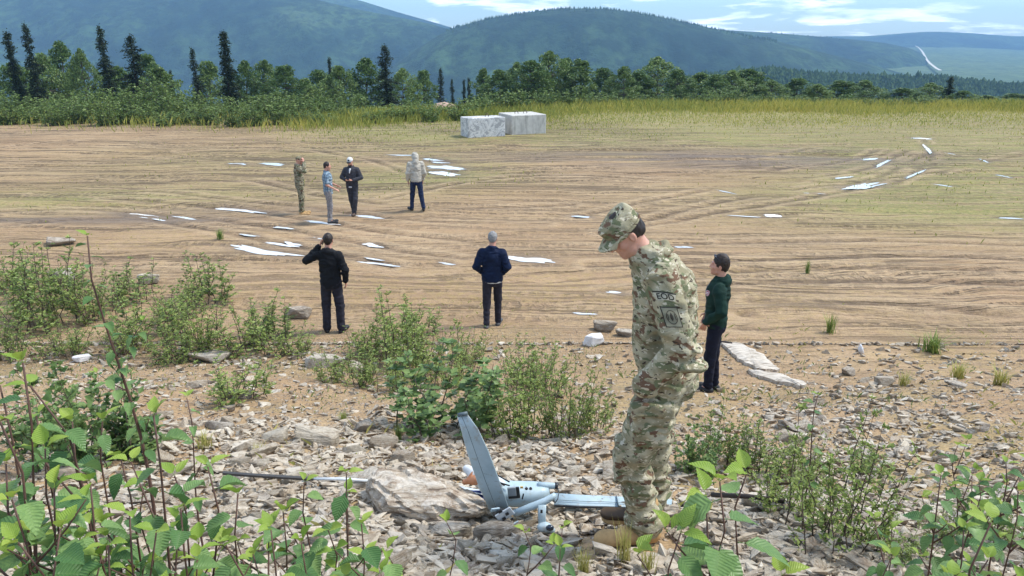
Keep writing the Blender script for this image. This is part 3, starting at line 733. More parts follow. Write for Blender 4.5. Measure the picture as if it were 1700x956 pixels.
def trouser_mesh(j, vox, r=1.0, hem=.07, seed=2, amp=.006, name='trousers', extra=None, calf=1.0, top=1.04):
    S = SDF(); F = V3((0, 1, 0)); p = lambda k: V3(j[k])
    S.cap(p('pel') - (0, 0, .03), p('pel') + (0, 0, .08), .148 * r, .132 * r, .02, 1.42, F)
    for s in 'LR':
        S.cap(p('hip' + s), p('k' + s), .100 * r, .078 * r, .03); S.cap(p('k' + s), p('a' + s), .077 * r, .060 * r * calf, .03)
        S.ell(p('a' + s) + (0, .01, .02), (.062 * r * calf, .068 * r * calf, .045), None, .02)
    S.ell(p('pel') + (0, -.055, -.09), (.12, .07, .10), None, .04)
    if extra: extra(S)
    S.cut((0, 0, top), (0, 0, 1)); S.disp(wr(seed, amp))
    if hem: S.cut((0, 0, min(j['aL'][2], j['aR'][2]) - .09 + hem), (0, 0, -1))
    return S.mesh(name, vox)
def shoe_mesh(j, s, vox, w=1.0, boot=False, name='shoe'):
    S = SDF(); a = V3(j['a' + s]); t = V3(j['t' + s]); d = t - a; d[2] = 0; d /= np.linalg.norm(d); z0 = min(a[2] - .09, t[2] - .03)
    hl = V3((a[0], a[1], a[2] - .055)) - d * .035; tp = V3((t[0], t[1], t[2] + .008)) + d * .03
    S.cap(hl, tp, .038 * w, .032 * w, .02); S.cap(a - (0, 0, .04), (hl + tp) / 2 + (0, 0, .012), .044 * w, .038 * w, .03); S.ell(tp - d * .02 + (0, 0, .004), (.045 * w, .055 * w, .036 * w), M3(d, (0, 0, 1)), .02)
    if boot: S.cap(a - (0, 0, .02), a + (0, 0, .12), .050, .054, .03)
    mid = (hl + tp) / 2
    u = np.cross(np.cross(d, (0, 0, 1)), tp - hl); 
    S.cut(hl - V3((0, 0, .030)), (0, 0, -1) if abs((tp - hl)[2]) < .03 else -np.abs(u) / np.linalg.norm(u) * np.array([0, 0, 1]) + 0)
    return S.mesh(name, vox)
def hair_mesh(g, M, vox=.006, long=0, cutz=-.02, fr=.052, top=0, name='hair', vol=1.0):
    S = SDF()
    S.ell(g(0, -.022, .030 + top * .5), (.083 * vol, .098 * vol, .100 * vol + top), M, .01); S.ell(g(0, -.07, -.02 - long * .5), (.062, .040, .055 + long), M, .02)
    S.sub(g(0, .105, -.045), (.10, .085, .095), M, .008)
    n = M @ np.array([0, .45, -1.0]); n /= np.linalg.norm(n); S.cut(g(0, -.03, -.055 - long), n)
    S.disp(lambda x, y, z: .004 * vn3(x * 60, y * 60, z * 60, 3) * 2)
    return S.mesh(name, vox)
def part(name, me, mat, parent): return link(name, me, mat, parent)
def stretch(v, n, inc):
    return v
SKIN = None
def skin_mat():
    n = NT('skin'); v = n.coord('Object'); f = n.noise(v, 14, 5)
    col = n.mix(n.ramp(f, [(.3, 0.), (.7, 1.)]), (.50, .23, .155, 1), (.60, .34, .25, 1)); col = n.mix(n.math('MULTIPLY', n.ramp(n.noise(v, 45, 6, .7), [(.45, 0.), (.7, 1.)]), .3), col, (.42, .20, .13, 1))
    m = n.done(col, .5, n.bump(n.noise(v, 90, 3), .1, .002), spec=.4); n.p.inputs['Subsurface Weight'].default_value = .12; n.p.inputs['Subsurface Scale'].default_value = .02
    n.p.inputs['Subsurface Radius'].default_value = (1, .3, .15); return m
SKIN = skin_mat()
HAIR_D = plain('dark_hair', (.030, .018, .012, 1), .55, .4, 0, .3, 60); HAIR_G = plain('grey_hair', (.34, .33, .32, 1), .6, .3, 0, .3, 60)
def camo_mat(name, k=1.0, sc=1.0):
    n = NT(name); v0 = n.coord('Object'); dw = n.noise(v0, 9, 3, col=True)
    mx = n.N('ShaderNodeVectorMath'); mx.operation = 'MULTIPLY_ADD'; n.L(dw, mx.inputs[0]); mx.inputs[1].default_value = (.05, .05, .05); n.L(v0, mx.inputs[2])
    def sc_(s): 
        mp = n.N('ShaderNodeMapping'); n.L(mx.outputs[0], mp.inputs[0]); mp.inputs['Scale'].default_value = s; mp.inputs['Location'].default_value = (s[0] * .3, s[1], s[2] * 1.7); return mp.outputs[0]
    base = n.mix(n.ramp(n.noise(sc_((4.5, 4.5, 7)), sc, 3), [(.40, 0.), (.60, 1.)]), (.27 * k, .24 * k, .145 * k, 1), (.47 * k, .425 * k, .29 * k, 1))
    c = n.mix(n.ramp(n.noise(sc_((7, 7, 13)), sc, 3, .5), [(.545, 0.), (.58, 1.)]), base, (.17 * k, .185 * k, .10 * k, 1))
    c = n.mix(n.ramp(n.noise(sc_((8, 8.5, 15)), sc * 1.03, 3, .5), [(.575, 0.), (.605, 1.)]), c, (.17 * k, .10 * k, .062 * k, 1))
    c = n.mix(n.ramp(n.noise(sc_((14, 15, 34)), sc * 1.1, 3, .5), [(.60, 0.), (.615, 1.)]), c, (.60 * k, .54 * k, .40 * k, 1))
    c = n.mix(n.ramp(n.noise(sc_((19, 17, 40)), sc * .9, 3, .5), [(.635, 0.), (.65, 1.)]), c, (.075 * k, .055 * k, .04 * k, 1))
    b = n.bump(n.noise(v0, 24, 5, .6, 1.2), .35, .03, n.bump(n.noise(v0, 300, 2), .12, .003))
    return n.done(c, .88, b, spec=.15)
CAMO = camo_mat('camouflage_cloth', .90, 1.9); CAMO_D = camo_mat('camouflage_cloth_dark', .62, .9)
TANB = plain('tan_suede_boot', (.58, .37, .17, 1), .8, .2, 0, .15, 20); SOLE = plain('tan_sole', (.10, .065, .04, 1), .8, .2)
BLACKC = cloth('black_cloth', (.012, .013, .016, 1)); NAVY = cloth('navy_fleece', (.008, .017, .050, 1)); DGREY = cloth('dark_grey_trousers', (.032, .030, .042, 1))
NAVYT = cloth('navy_trousers', (.012, .014, .028, 1)); GREENH = cloth('dark_green_fleece', (.010, .036, .026, 1)); GREYH = cloth('light_grey_fleece', (.54, .50, .42, 1))
BLUEJ = cloth('blue_denim', (.020, .032, .075, 1)); CHAR = cloth('charcoal_cloth', (.055, .055, .065, 1)); PANTG = cloth('grey_work_trousers', (.30, .28, .28, 1), (.16, .15, .15, 1), 22)
SHOE = plain('black_shoe', (.02, .02, .022, 1), .6); SHOEB = plain('brown_shoe', (.09, .055, .035, 1), .6); WHITEC = cloth('white_cloth', (.75, .75, .74, 1)); EYE = plain('eye_dark', (.03, .02, .02, 1), .25, .6)
def upd(**k): d = dict(J0); d.update(k); return d
def plant(j, x, y, hd, sc=1.0):
    z0 = GH(x, y); c, s = math.cos(hd), math.sin(hd)
    for k in ('aL', 'aR', 'tL', 'tR'):
        p = j[k]; j[k] = (p[0], p[1], p[2] + .8 * (GH(x + (c * p[0] - s * p[1]) * sc, y + (s * p[0] + c * p[1]) * sc) - z0) / sc)
    return j
def place_person(x, y, heading, label, sc=1.0, z=None):
    t = empty('person', (x, y, GH(x, y) - .012 if z is None else z), heading); t.scale = (sc,) * 3; tag(t, label, 'person'); return t
def ground_px(px, py): return at(px, py)
def eyes(g, M, t):
    S = SDF()
    for sx in (-1, 1):
        S = SDF(); S.ell(g(.030 * sx, .0815, .011), (.006, .004, .005), M, 0); part('eye', S.mesh('eye', .0025, pad=.01), EYE, t)
def belt(t, me_mat): pass

# ---- soldier in the foreground: faces left, head bowed, near arm down with the hand in the trouser pocket
def soldier():
    j = upd(pel=(0, -.075, .985), wai=(0, -.085, 1.12), che=(0, -.045, 1.32), neck=(0, .045, 1.485), head=(0, .170, 1.602), hf=(-.22, .74, -.66),
            sL=(-.190, .015, 1.425), sR=(.185, .03, 1.425), eL=(-.285, -.070, 1.155), eR=(.245, -.09, 1.15), wL=(-.250, .075, .945), wR=(.175, -.06, .955),
            hipL=(-.10, -.055, .95), hipR=(.10, -.075, .94), kL=(-.125, .085, .525), kR=(.11, -.075, .52), aL=(-.13, .00, .10), aR=(.12, -.075, .10),
            tL=(-.155, .185, .032), tR=(.14, .11, .032))
    P = at(1048, 908)
    X, Y = .645, 3.16; plant(j, X, Y, R(90), .97)
    t = place_person(X, Y, R(90), 'soldier in camouflage uniform and cap, head bowed over the crashed drone', .97, GH(X, Y) + .012)
    me, g, M = body_mesh(j, .011, .0042, [(j['wL'], (1.2, -.1, -1), (.8, 0, 0), 1, .5), (j['wR'], (-.55, .2, -1), (-.8, 0, 0), 1, .5)])
    part('body', me, SKIN, t); eyes(g, M, t)
    def ex(S):
        p = lambda k: V3(j[k])
        # collar, chest bulk, back bulge of a loose blouse, shoulder pocket, cuff
        S.ell((0, -.120, 1.10), (.12, .065, .24), None, .05); S.ell((0, .030, 1.14), (.12, .060, .22), None, .05)
        N = p('neck')
        for q in range(8):
            a = q * math.pi / 4; b = a + math.pi / 4; z = lambda u: .028 - .030 * math.cos(u)
            S.cap(N + (.074 * math.sin(a), .062 * math.cos(a) - .02, z(a)), N + (.074 * math.sin(b), .062 * math.cos(b) - .02, z(b)), .013, .013, .008)
            S.cap(N + (.088 * math.sin(a), .076 * math.cos(a) - .02, z(a) - .022), N + (.088 * math.sin(b), .076 * math.cos(b) - .02, z(b) - .022), .011, .011, .006)
        d = p('eL') - p('sL'); d /= np.linalg.norm(d); MM = M3((0, 1, 0), -d)
        S.box(p('sL') + d * .15 + (-.052, .005, 0), (.022, .055, .075), MM, .012, .008)
        w = p('wL'); e = p('eL'); dd = (w - e) / np.linalg.norm(w - e); S.cap(e + (w - e) * .86, e + (w - e) * .95, .056, .056, .004)
        w = p('wR'); e = p('eR'); S.cap(e + (w - e) * .86, e + (w - e) * .95, .056, .056, .004)
        for q, rr in ((.0, .072), (.22, .064), (-.25, .069)): S.ell(e * 0 + p('eL') + (p('sL') - p('eL')) * q + (-.006, -.012, 0), (.066, .072, .022), None, .02)
        S.cap((-.12, -.06, .90), (.12, -.06, .90), .085, .085, .05)
    jk = top_mesh(j, .0095, .90, .865, 5, .012, None, 1.04, 'jacket', extra=ex, dep=1.42, armk=.006)
    jo = part('jacket', jk, CAMO, t)
    def ex2(S):
        p = lambda k: V3(j[k])
        for s, sx in (('L', -1), ('R', 1)):
            m = p('hip' + s) * .42 + p('k' + s) * .58; d = p('k' + s) - p('hip' + s)
            S.box(m + (sx * .082, -.005, .03), (.028, .088, .105), M3((0, 1, 0), -d), .02, .012)
            S.box(m + (sx * .096, -.005, .110), (.022, .094, .030), M3((0, 1, 0), -d), .008, .004)
            a = p('k' + s) * .62 + p('a' + s) * .38; S.box(a + (sx * .060, 0, .0), (.02, .05, .07), None, .012, .01)
            S.box(p('k' + s) + (0, .062, -.02), (.062, .022, .11), None, .02, .012)
            for zz, rr in ((.30, .082), (.235, .088), (.175, .094)):
                c = p('k' + s) + (p('a' + s) - p('k' + s)) * ((p('k' + s)[2] - zz) / (p('k' + s)[2] - p('a' + s)[2])); S.ell(c, (rr, rr, .026), None, .015)
        S.ell((0, -.15, .90), (.13, .07, .12), None, .04); S.cap((-.10, -.02, .80), (-.12, .07, .56), .102, .088, .03)
    tr = trouser_mesh(j, .0095, .98, .125, 9, .013, extra=ex2, calf=1.28, top=1.02)
    part('trousers', tr, CAMO, t)
    for s in 'LR':
        b = part('boot', shoe_mesh(j, s, .006, 1.18, True, 'boot'), TANB, t)
        S = SDF(); a = V3(j['a' + s]); q = V3(j['t' + s]); d = q - a; d[2] = 0; d /= np.linalg.norm(d); c = (a + q) / 2; c[2] = .012; c += d * .0
        S.cap(V3((a[0], a[1], .016)) - d * .035, V3((q[0], q[1], .016)) + d * .035, .049, .047, 0, 1.0, None); S.cut((0, 0, .026), (0, 0, 1)); S.cut((0, 0, 0), (0, 0, -1))
        link('sole', S.mesh('sole', .006), SOLE, b)
        mb = MB()
        for q_ in range(5):
            z = .085 + q_ * .012; y = .075 - q_ * .018
            c = a + d * y; mb.tube([(c[0] - .03, c[1] + .004, z), (c[0], c[1] + .012, z + .006), (c[0] + .03, c[1] + .004, z)], .003, 4)
        mb.build('laces', SOLE, b)
    # cap with flat top, band and bill
    S = SDF(); G = g; n_ = M @ np.array([0, .22, 1.0]); n_ /= np.linalg.norm(n_)
    S.ell(G(0, -.012, .040), (.087, .106, .088), M, .01); S.cap(G(0, -.06, .105), G(0, .055, .100), .052, .050, .03); S.cut(G(0, 0, .022), -n_); S.cut(G(0, 0, .122), n_); S.disp(wr(21, .004, (12, 12, 12)))
    hat = part('cap', S.mesh('cap', .0055), CAMO, t)
    mb = MB(); top = []; bot = []
    rows = []
    for i in range(13):
        a = -1.05 + 2.1 * i / 12; r0 = (.088 * math.sin(a), .088 * math.cos(a) + .008); L = .066 * (math.cos(a * .95) ** .7)
        rows.append([G(r0[0], r0[1], .040 - .012 * (1 - math.cos(a))), G(r0[0] * (1.02), r0[1] + L * .5, .034 - .018 * (1 - math.cos(a))), G(r0[0] * .98, r0[1] + L, .022 - .030 * (1 - math.cos(a)))])
    Vt = []; n3 = M @ np.array([0, 0, .004])
    for r_ in rows:
        for q in r_: Vt.append(q + n3)
        for q in reversed(r_): Vt.append(q - n3)
    mb.loft([[Vector(v) for v in Vt[i * 6:i * 6 + 6]] for i in range(13)])
    mb.build('cap_bill', CAMO, hat, smooth=False)
    mb = MB(); pts = [G(.090 * math.sin(a), .106 * math.cos(a) - .012, .030 + .004) for a in np.linspace(0, 2 * math.pi, 25)]
    mb.tube(pts, .006, 6, False); mb.build('cap_band', CAMO, hat, smooth=True)
    part('hair', hair_mesh(g, M, .0055, .0, name='hair', vol=.99), HAIR_D, t)
    # the head a little smaller than the neutral figure's
    pv = Vector(j['neck']) + Vector((0, .03, .04)); dv = (Vector(j['head']) - Vector(j['neck'])).normalized()
    for ch in t.children_recursive:
        if ch.name.split('.')[0] in ('body', 'cap', 'cap_bill', 'cap_band', 'hair', 'eye'):
            for v in ch.data.vertices:
                q = v.co - Vector(j['neck']); w = min(max((q.dot(dv) - .02) / .06, 0), 1)
                if q.length < .45 and v.co.z > 1.35: v.co = pv + (v.co - pv) * (1 - .14 * w)
    # sleeve tab and unit patch, laid on the sleeve
    bv = BVHTree.FromPolygons([v.co.copy() for v in jk.vertices], [tuple(p.vertices) for p in jk.polygons])
    sh = V3(j['sL']); el = V3(j['eL']); ax = (el - sh) / np.linalg.norm(el - sh)
    def lay(c, u, v, off):           # point on the sleeve surface: c centre, u along the sleeve front, v up
        o = Vector(c) + Vector((0, 1, 0)) * u + Vector(tuple(-ax)) * v + Vector((-.3, 0, 0))
        h = bv.ray_cast(o, Vector((1, 0, 0)))
        q = h[0] if h[0] else o + Vector((.25, 0, 0)); nn = h[1] if h[0] else Vector((-1, 0, 0))
        if nn.x > 0: nn = -nn
        return q + Vector((-1, 0, 0)) * off + nn * off * .3
    def sheet(name, c, outline_fn, nu, nv, off, mat, parent, thick=.002):
        V = []; F = []
        for i in range(nu + 1):
            for k in range(nv + 1):
                u, v = outline_fn(i / nu, k / nv); V.append(tuple(lay(c, u, v, off)))
        m = (nu + 1) * (nv + 1)
        for i in range(nu):
            for k in range(nv): a = i * (nv + 1) + k; F.append((a, a + 1, a + nv + 2, a + nv + 1))
        me = mesh_np(name, V, np.array(F), True); return link(name, me, mat, parent)
    tabm = plain('patch_tan', (.50, .47, .36, 1), .85, .2); thr = plain('patch_thread', (.05, .045, .035, 1), .85, .2); pm = plain('patch_olive', (.25, .24, .17, 1), .85, .2)
    c1 = sh + ax * .055 + (0, .012, 0); c2 = sh + ax * .130 + (0, .012, 0)
    arc = lambda r0, r1, A: (lambda a, b: (math.sin((a - .5) * 2 * A) * (r0 + (r1 - r0) * b), math.cos((a - .5) * 2 * A) * (r0 + (r1 - r0) * b) - r0))
    tab = sheet('shoulder_tab', c1, arc(.085, .115, .40), 14, 4, .0055, tabm, jo)
    sheet('tab_border', c1, arc(.082, .118, .42), 14, 4, .0040, thr, tab)
    pat = sheet('unit_patch', c2, lambda a, b: ((a - .5) * .064, (b - .5) * .082), 8, 8, .0055, pm, jo)
    sheet('patch_border', c2, lambda a, b: ((a - .5) * .072, (b - .5) * .090), 8, 8, .0040, thr, pat)
    def letters(txt, size, c, fn, off, parent, name):
        cu = bpy.data.curves.new('t', 'FONT'); cu.body = txt; cu.size = size; cu.align_x = 'CENTER'; cu.align_y = 'CENTER'; cu.offset = size * .02
        to = bpy.data.objects.new('t', cu); COL.objects.link(to); dg = bpy.context.evaluated_depsgraph_get(); m2 = bpy.data.meshes.new_from_object(to.evaluated_get(dg)); bpy.data.objects.remove(to)
        bm = bmesh.new(); bm.from_mesh(m2)
        for v in bm.verts: u, w = fn(v.co.x, v.co.y); v.co = lay(c, u, w, off)
        bm.to_mesh(m2); bm.free(); m2.name = name; link(name, m2, thr, parent)
    letters('EOD', .036, c1, lambda x, y: (-math.sin(x * 9.5) * .10, math.cos(x * 9.5) * (.10 + y) - .085), .0075, tab, 'tab_lettering')
    # emblem: upright bomb shape in a ring with a bar on either side
    def poly(pts, name):
        V = [tuple(lay(c2, u, v, .0080)) for u, v in pts]; me = mesh_np(name, V + [tuple(lay(c2, sum(p[0] for p in pts) / len(pts), sum(p[1] for p in pts) / len(pts), .0085))], np.array([(i, (i + 1) % len(pts), len(pts)) for i in range(len(pts))])); link(name, me, thr, pat)
    ring = []
    def strip(pts, w, name):
        V = []; 
        for i, (u, v) in enumerate(pts):
            a = pts[(i - 1) % len(pts)] if i else pts[0]; b = pts[(i + 1) % len(pts)] if i < len(pts) - 1 else pts[-1]
            dx, dy = b[0] - a[0], b[1] - a[1]; L = math.hypot(dx, dy) or 1
            for s_ in (-1, 1): V.append(tuple(lay(c2, u - s_ * dy / L * w, v + s_ * dx / L * w, .0080)))
        me = mesh_np(name, V, np.array([(2 * i, 2 * i + 1, 2 * i + 3, 2 * i + 2) for i in range(len(pts) - 1)])); link(name, me, thr, pat)
    strip([(.021 * math.sin(a), .029 * math.cos(a)) for a in np.linspace(0, 6.283, 24)], .0016, 'emblem_ring')
    poly([(0, .020), (.006, .008), (.006, -.006), (0, -.018), (-.006, -.006), (-.006, .008)], 'emblem')
    for s_ in (-1, 1): strip([(s_ * .014, .014), (s_ * .015, -.012)], .0016, 'emblem_bar')
    return t
soldier()

def man_green():
    j = upd(wL=(-.185, .115, .985), wR=(.185, .115, .985), eL=(-.27, -.06, 1.16), eR=(.27, -.06, 1.16), kL=(-.085, .03, .50), kR=(.095, .0, .50), aL=(-.09, .02, .09), aR=(.11, -.05, .09), tL=(-.13, .19, .03), tR=(.15, .11, .03), hf=(.0, 1, .05), head=(0, .02, 1.66))
    P = at(1178, 650); plant(j, P.x, P.y, R(72)); t = place_person(P.x, P.y, R(72), 'dark haired man in dark green fleece, hands in pockets, beyond the soldier', 1.0)
    j['hf'] = (-.10, 1, .03)
    me, g, M = body_mesh(j, .012, .0055, [(j['wL'], (.35, .3, -1), (.8, 0, .2), 1, .4), (j['wR'], (-.35, .3, -1), (-.8, 0, .2), 1, .4)])
    part('body', me, SKIN, t); eyes(g, M, t)
    jk = top_mesh(j, .011, .96, .905, 31, .010, 'hood', 1.0, 'jacket'); jo = part('jacket', jk, GREENH, t)
    part('trousers', trouser_mesh(j, .011, .88, .03, 33, .007, calf=.95), NAVYT, t)
    for s in 'LR': part('shoe', shoe_mesh(j, s, .008, 1.02), SHOE, t)
    h = part('hair', hair_mesh(g, M, .006, 0, top=.014, vol=1.02), HAIR_D, t)
    # sunglasses pushed up on the hair
    mb = MB()
    for sx in (-1, 1): mb.tube([g(sx * .012, .066, .105), g(sx * .036, .060, .113), g(sx * .06, .046, .104)], [.008, .015, .008], 6); mb.tube([g(sx * .062, .045, .104), g(sx * .082, -.02, .06)], .003, 4)
    mb.build('sunglasses', plain('dark_lens', (.03, .035, .05, 1), .15, .6), t, True)
    bv = BVHTree.FromPolygons([v.co.copy() for v in jk.vertices], [tuple(p.vertices) for p in jk.polygons])
    def pt(x, z, off):
        h_ = bv.ray_cast(Vector((x, .6, z)), Vector((0, -1, 0))); return h_[0] + h_[1] * off
    def disc(c, rx, rz, off, mat, name, par, r0=0):
        V = []; F = []; N = 20
        for k in range(N):
            for r_ in ((1, r0) if r0 else (1,)): V.append(tuple(pt(c[0] + r_ * rx * math.cos(6.283 * k / N), c[1] + r_ * rz * math.sin(6.283 * k / N), off)))
        if r0: F = [(2 * k, 2 * ((k + 1) % N), 2 * ((k + 1) % N) + 1, 2 * k + 1) for k in range(N)]
        else: V.append(tuple(pt(c[0], c[1], off))); F = [(k, (k + 1) % N, N) for k in range(N)]
        return link(name, mesh_np(name, V, np.array(F)), mat, par)
    b = disc((-.085, 1.325), .044, .036, .004, plain('badge_red', (.55, .10, .13, 1), .8), 'badge', jo)
    wt = plain('badge_white', (.85, .8, .8, 1), .8); disc((-.085, 1.325), .040, .032, .006, wt, 'badge_ring', b, .86)
    for zz, ww in ((1.334, .022), (1.318, .026)):
        V = []
        for i in range(7): x = -.085 - ww + 2 * ww * i / 6; V += [tuple(pt(x, zz - .004, .006)), tuple(pt(x, zz + .004, .006))]
        link('badge_lettering', mesh_np('badge_lettering', V, np.array([(2 * i, 2 * i + 2, 2 * i + 3, 2 * i + 1) for i in range(6)])), wt, b)
    mb = MB(); mb.tube([pt(.0, z, .004) for z in np.linspace(1.44, .95, 24)], .003, 4); mb.build('zip', plain('zip_metal', (.25, .26, .27, 1), .4, .5), jo)
    S = SDF(); N = V3(j['neck']); S.cap(N + (0, .045, -.02), N + (0, .075, -.09), .03, .018, .01); part('shirt', S.mesh('shirt', .006), plain('check_shirt', (.36, .38, .42, 1), .8), t)
    mb = MB(); mb.tube([N + (.03, .085, -.02), N + (.025, .115, -.10)], .003, 4); mb.tube([N + (-.03, .085, -.02), N + (-.028, .115, -.12)], .003, 4); mb.build('drawstring', WHITEC, jo)
man_green()

def man_black():
    j = upd(sL=(-.178, -.01, 1.415), eL=(-.40, .0, 1.30), wL=(-.155, .035, 1.56), eR=(.27, -.03, 1.16), wR=(.24, .06, .93), head=(.0, .04, 1.66), hf=(-.1, 1, -.12), aL=(-.13, -.01, .09), aR=(.13, -.03, .09), kL=(-.12, .03, .5), kR=(.12, .02, .5), tL=(-.17, .15, .03), tR=(.17, .14, .03))
    P = at(556, 552); plant(j, P.x, P.y, R(-4)); t = place_person(P.x, P.y, R(-4), 'man in black hooded jacket seen from behind, one hand raised to his ear', 1.0)
    me, g, M = body_mesh(j, .012, .008, [(j['wL'], (.35, .1, 1), (.9, .2, -.2), 1, .7, 1, 1.1), (j['wR'], (0, .3, -1), (-1, 0, 0), 1, .6, 1, 1.1)])
    part('body', me, SKIN, t)
    part('jacket', top_mesh(j, .011, 1.0, .84, 41, .011, 'hood', 1.0, 'jacket'), BLACKC, t)
    part('trousers', trouser_mesh(j, .011, .98, .02, 43, .008, calf=1.12), DGREY, t)
    for s in 'LR': part('shoe', shoe_mesh(j, s, .009), SHOE, t)
    part('hair', hair_mesh(g, M, .007, .0, fr=.05), HAIR_D, t)
    mb = MB(); c = V3(j['wL']) + (.045, .06, .075); mb.box(c, (.006, .036, .072), Matrix.Rotation(.2, 3, 'Y') @ Matrix.Rotation(.25, 3, 'X')); o = mb.build('phone', plain('phone_case', (.02, .02, .02, 1), .3), None, bevel=.003)
    o.location = t.location; o.rotation_euler = t.rotation_euler; tag(o, 'dark phone held to the ear of the man in the black jacket', 'phone')
man_black()

def man_navy():
    j = upd(eL=(-.275, -.06, 1.17), eR=(.275, -.06, 1.17), wL=(-.17, .12, 1.0), wR=(.17, .12, 1.0), head=(.01, .045, 1.65), hf=(.05, 1, -.2), kL=(-.10, -.04, .50), kR=(.09, .10, .52), aL=(-.10, -.16, .10), aR=(.09, .10, .09), tL=(-.11, .03, .03), tR=(.12, .28, .03))
    P = at(818, 543); plant(j, P.x, P.y, R(-3)); t = place_person(P.x, P.y, R(-3), 'grey haired man in navy blue jacket seen from behind', 1.0)
    me, g, M = body_mesh(j, .012, .008, [(j['wL'], (.5, .6, -.6), (.5, -.5, -.5), 1, .5, 1, 1.1), (j['wR'], (-.5, .6, -.6), (-.5, -.5, -.5), 1, .5, 1, 1.1)])
    part('body', me, SKIN, t)
    part('jacket', top_mesh(j, .011, 1.02, .89, 51, .010, 'stand', 1.06, 'jacket'), NAVY, t)
    part('trousers', trouser_mesh(j, .011, .88, .04, 53, .007, calf=.95), DGREY, t)
    S = SDF(); S.cap((0, 0, .885), (0, 0, .90), .172, .172, 0, 1.36, V3((0, 1, 0))); S.cut((0, 0, .902), (0, 0, 1)); S.cut((0, 0, .868), (0, 0, -1)); part('shirt_hem', S.mesh('shirt_hem', .008), WHITEC, t)
    for s in 'LR': part('shoe', shoe_mesh(j, s, .009), plain('grey_shoe', (.10, .10, .10, 1), .6), t)
    part('hair', hair_mesh(g, M, .007, .0, fr=.05), HAIR_G, t)
man_navy()

def far_soldier():
    j = upd(eL=(-.30, .16, 1.36), eR=(.30, .16, 1.36), wL=(-.10, .17, 1.60), wR=(.10, .17, 1.60), sL=(-.18, .0, 1.44), sR=(.18, .0, 1.44), head=(0, .05, 1.64), hf=(0, 1, -.15), kL=(-.08, .03, .5), kR=(.10, .01, .5), aL=(-.07, .0, .09), aR=(.11, -.03, .09), tL=(-.08, .19, .03), tR=(.13, .15, .03))
    P = at(502, 356); plant(j, P.x, P.y, R(-72)); t = place_person(P.x, P.y, R(-72), 'soldier in camouflage uniform raising both hands to the face, far out on the dirt', 1.0)
    me, g, M = body_mesh(j, .014, .011, [(j['wL'], (.3, -.2, 1), (.6, -.6, 0), 1, .9, 1, 1.3), (j['wR'], (-.3, -.2, 1), (-.6, -.6, 0), 1, .9, 1, 1.3)])
    part('body', me, SKIN, t); part('jacket', top_mesh(j, .013, 1.0, .84, 61, .012, 'stand', 1.0, 'jacket'), CAMO_D, t)
    part('trousers', trouser_mesh(j, .013, 1.0, .11, 63, .012, calf=1.15), CAMO_D, t)
    for s in 'LR': part('boot', shoe_mesh(j, s, .010, 1.1, True, 'boot'), TANB, t)
    S = SDF(); S.ell(g(0, -.01, .045), (.088, .105, .080), M, .01); S.cap(g(-.03, .11, .040), g(.03, .11, .040), .03, .03, .01, 3, M[:, 2]); S.cut(g(0, 0, .02), -M[:, 2]); part('cap', S.mesh('cap', .009), CAMO_D, t)
far_soldier()
def plaid_man():
    j = upd(eL=(-.26, .02, 1.16), eR=(.25, -.02, 1.16), wL=(-.16, .24, 1.07), wR=(.19, .20, 1.02), head=(0, .03, 1.655), hf=(.15, 1, -.1), kL=(-.07, .02, .5), kR=(.09, .02, .5), aL=(-.07, -.01, .09), aR=(.10, -.02, .09))
    P = at(549, 370); plant(j, P.x, P.y, R(-78)); t = place_person(P.x, P.y, R(-78), 'dark haired man in short sleeved blue plaid shirt and grey trousers on the flat dirt', .98)
    me, g, M = body_mesh(j, .014, .011, [(j['wL'], (.3, .9, -.2), (.5, 0, -.9), 1, .7, 1, 1.3), (j['wR'], (-.3, .9, -.4), (-.5, 0, -.9), 1, .7, 1, 1.3)])
    part('body', me, SKIN, t)
    n = NT('plaid_shirt'); v = n.coord('Object'); w = lambda a, s: n.ramp(n.math('SINE', n.math('MULTIPLY', a, s)), [(.55, 0.), (.75, 1.)])
    sp = n.N('ShaderNodeSeparateXYZ'); n.L(v, sp.inputs[0]); ln = n.math('ADD', sp.outputs[0], sp.outputs[1])
    col = n.mix(n.math('MULTIPLY', w(ln, 70.), .6), (.13, .20, .26, 1), (.45, .52, .56, 1)); col = n.mix(n.math('MULTIPLY', w(sp.outputs[2], 75.), .6), col, (.03, .05, .10, 1))
    part('shirt', top_mesh(j, .013, .96, .86, 71, .010, 'stand', .92, 'shirt', short=.75), n.done(col, .85), t)
    part('trousers', trouser_mesh(j, .013, .95, .04, 73, .010), PANTG, t)
    for s in 'LR': part('shoe', shoe_mesh(j, s, .010), SHOE, t)
    part('hair', hair_mesh(g, M, .009), HAIR_D, t)
plaid_man()
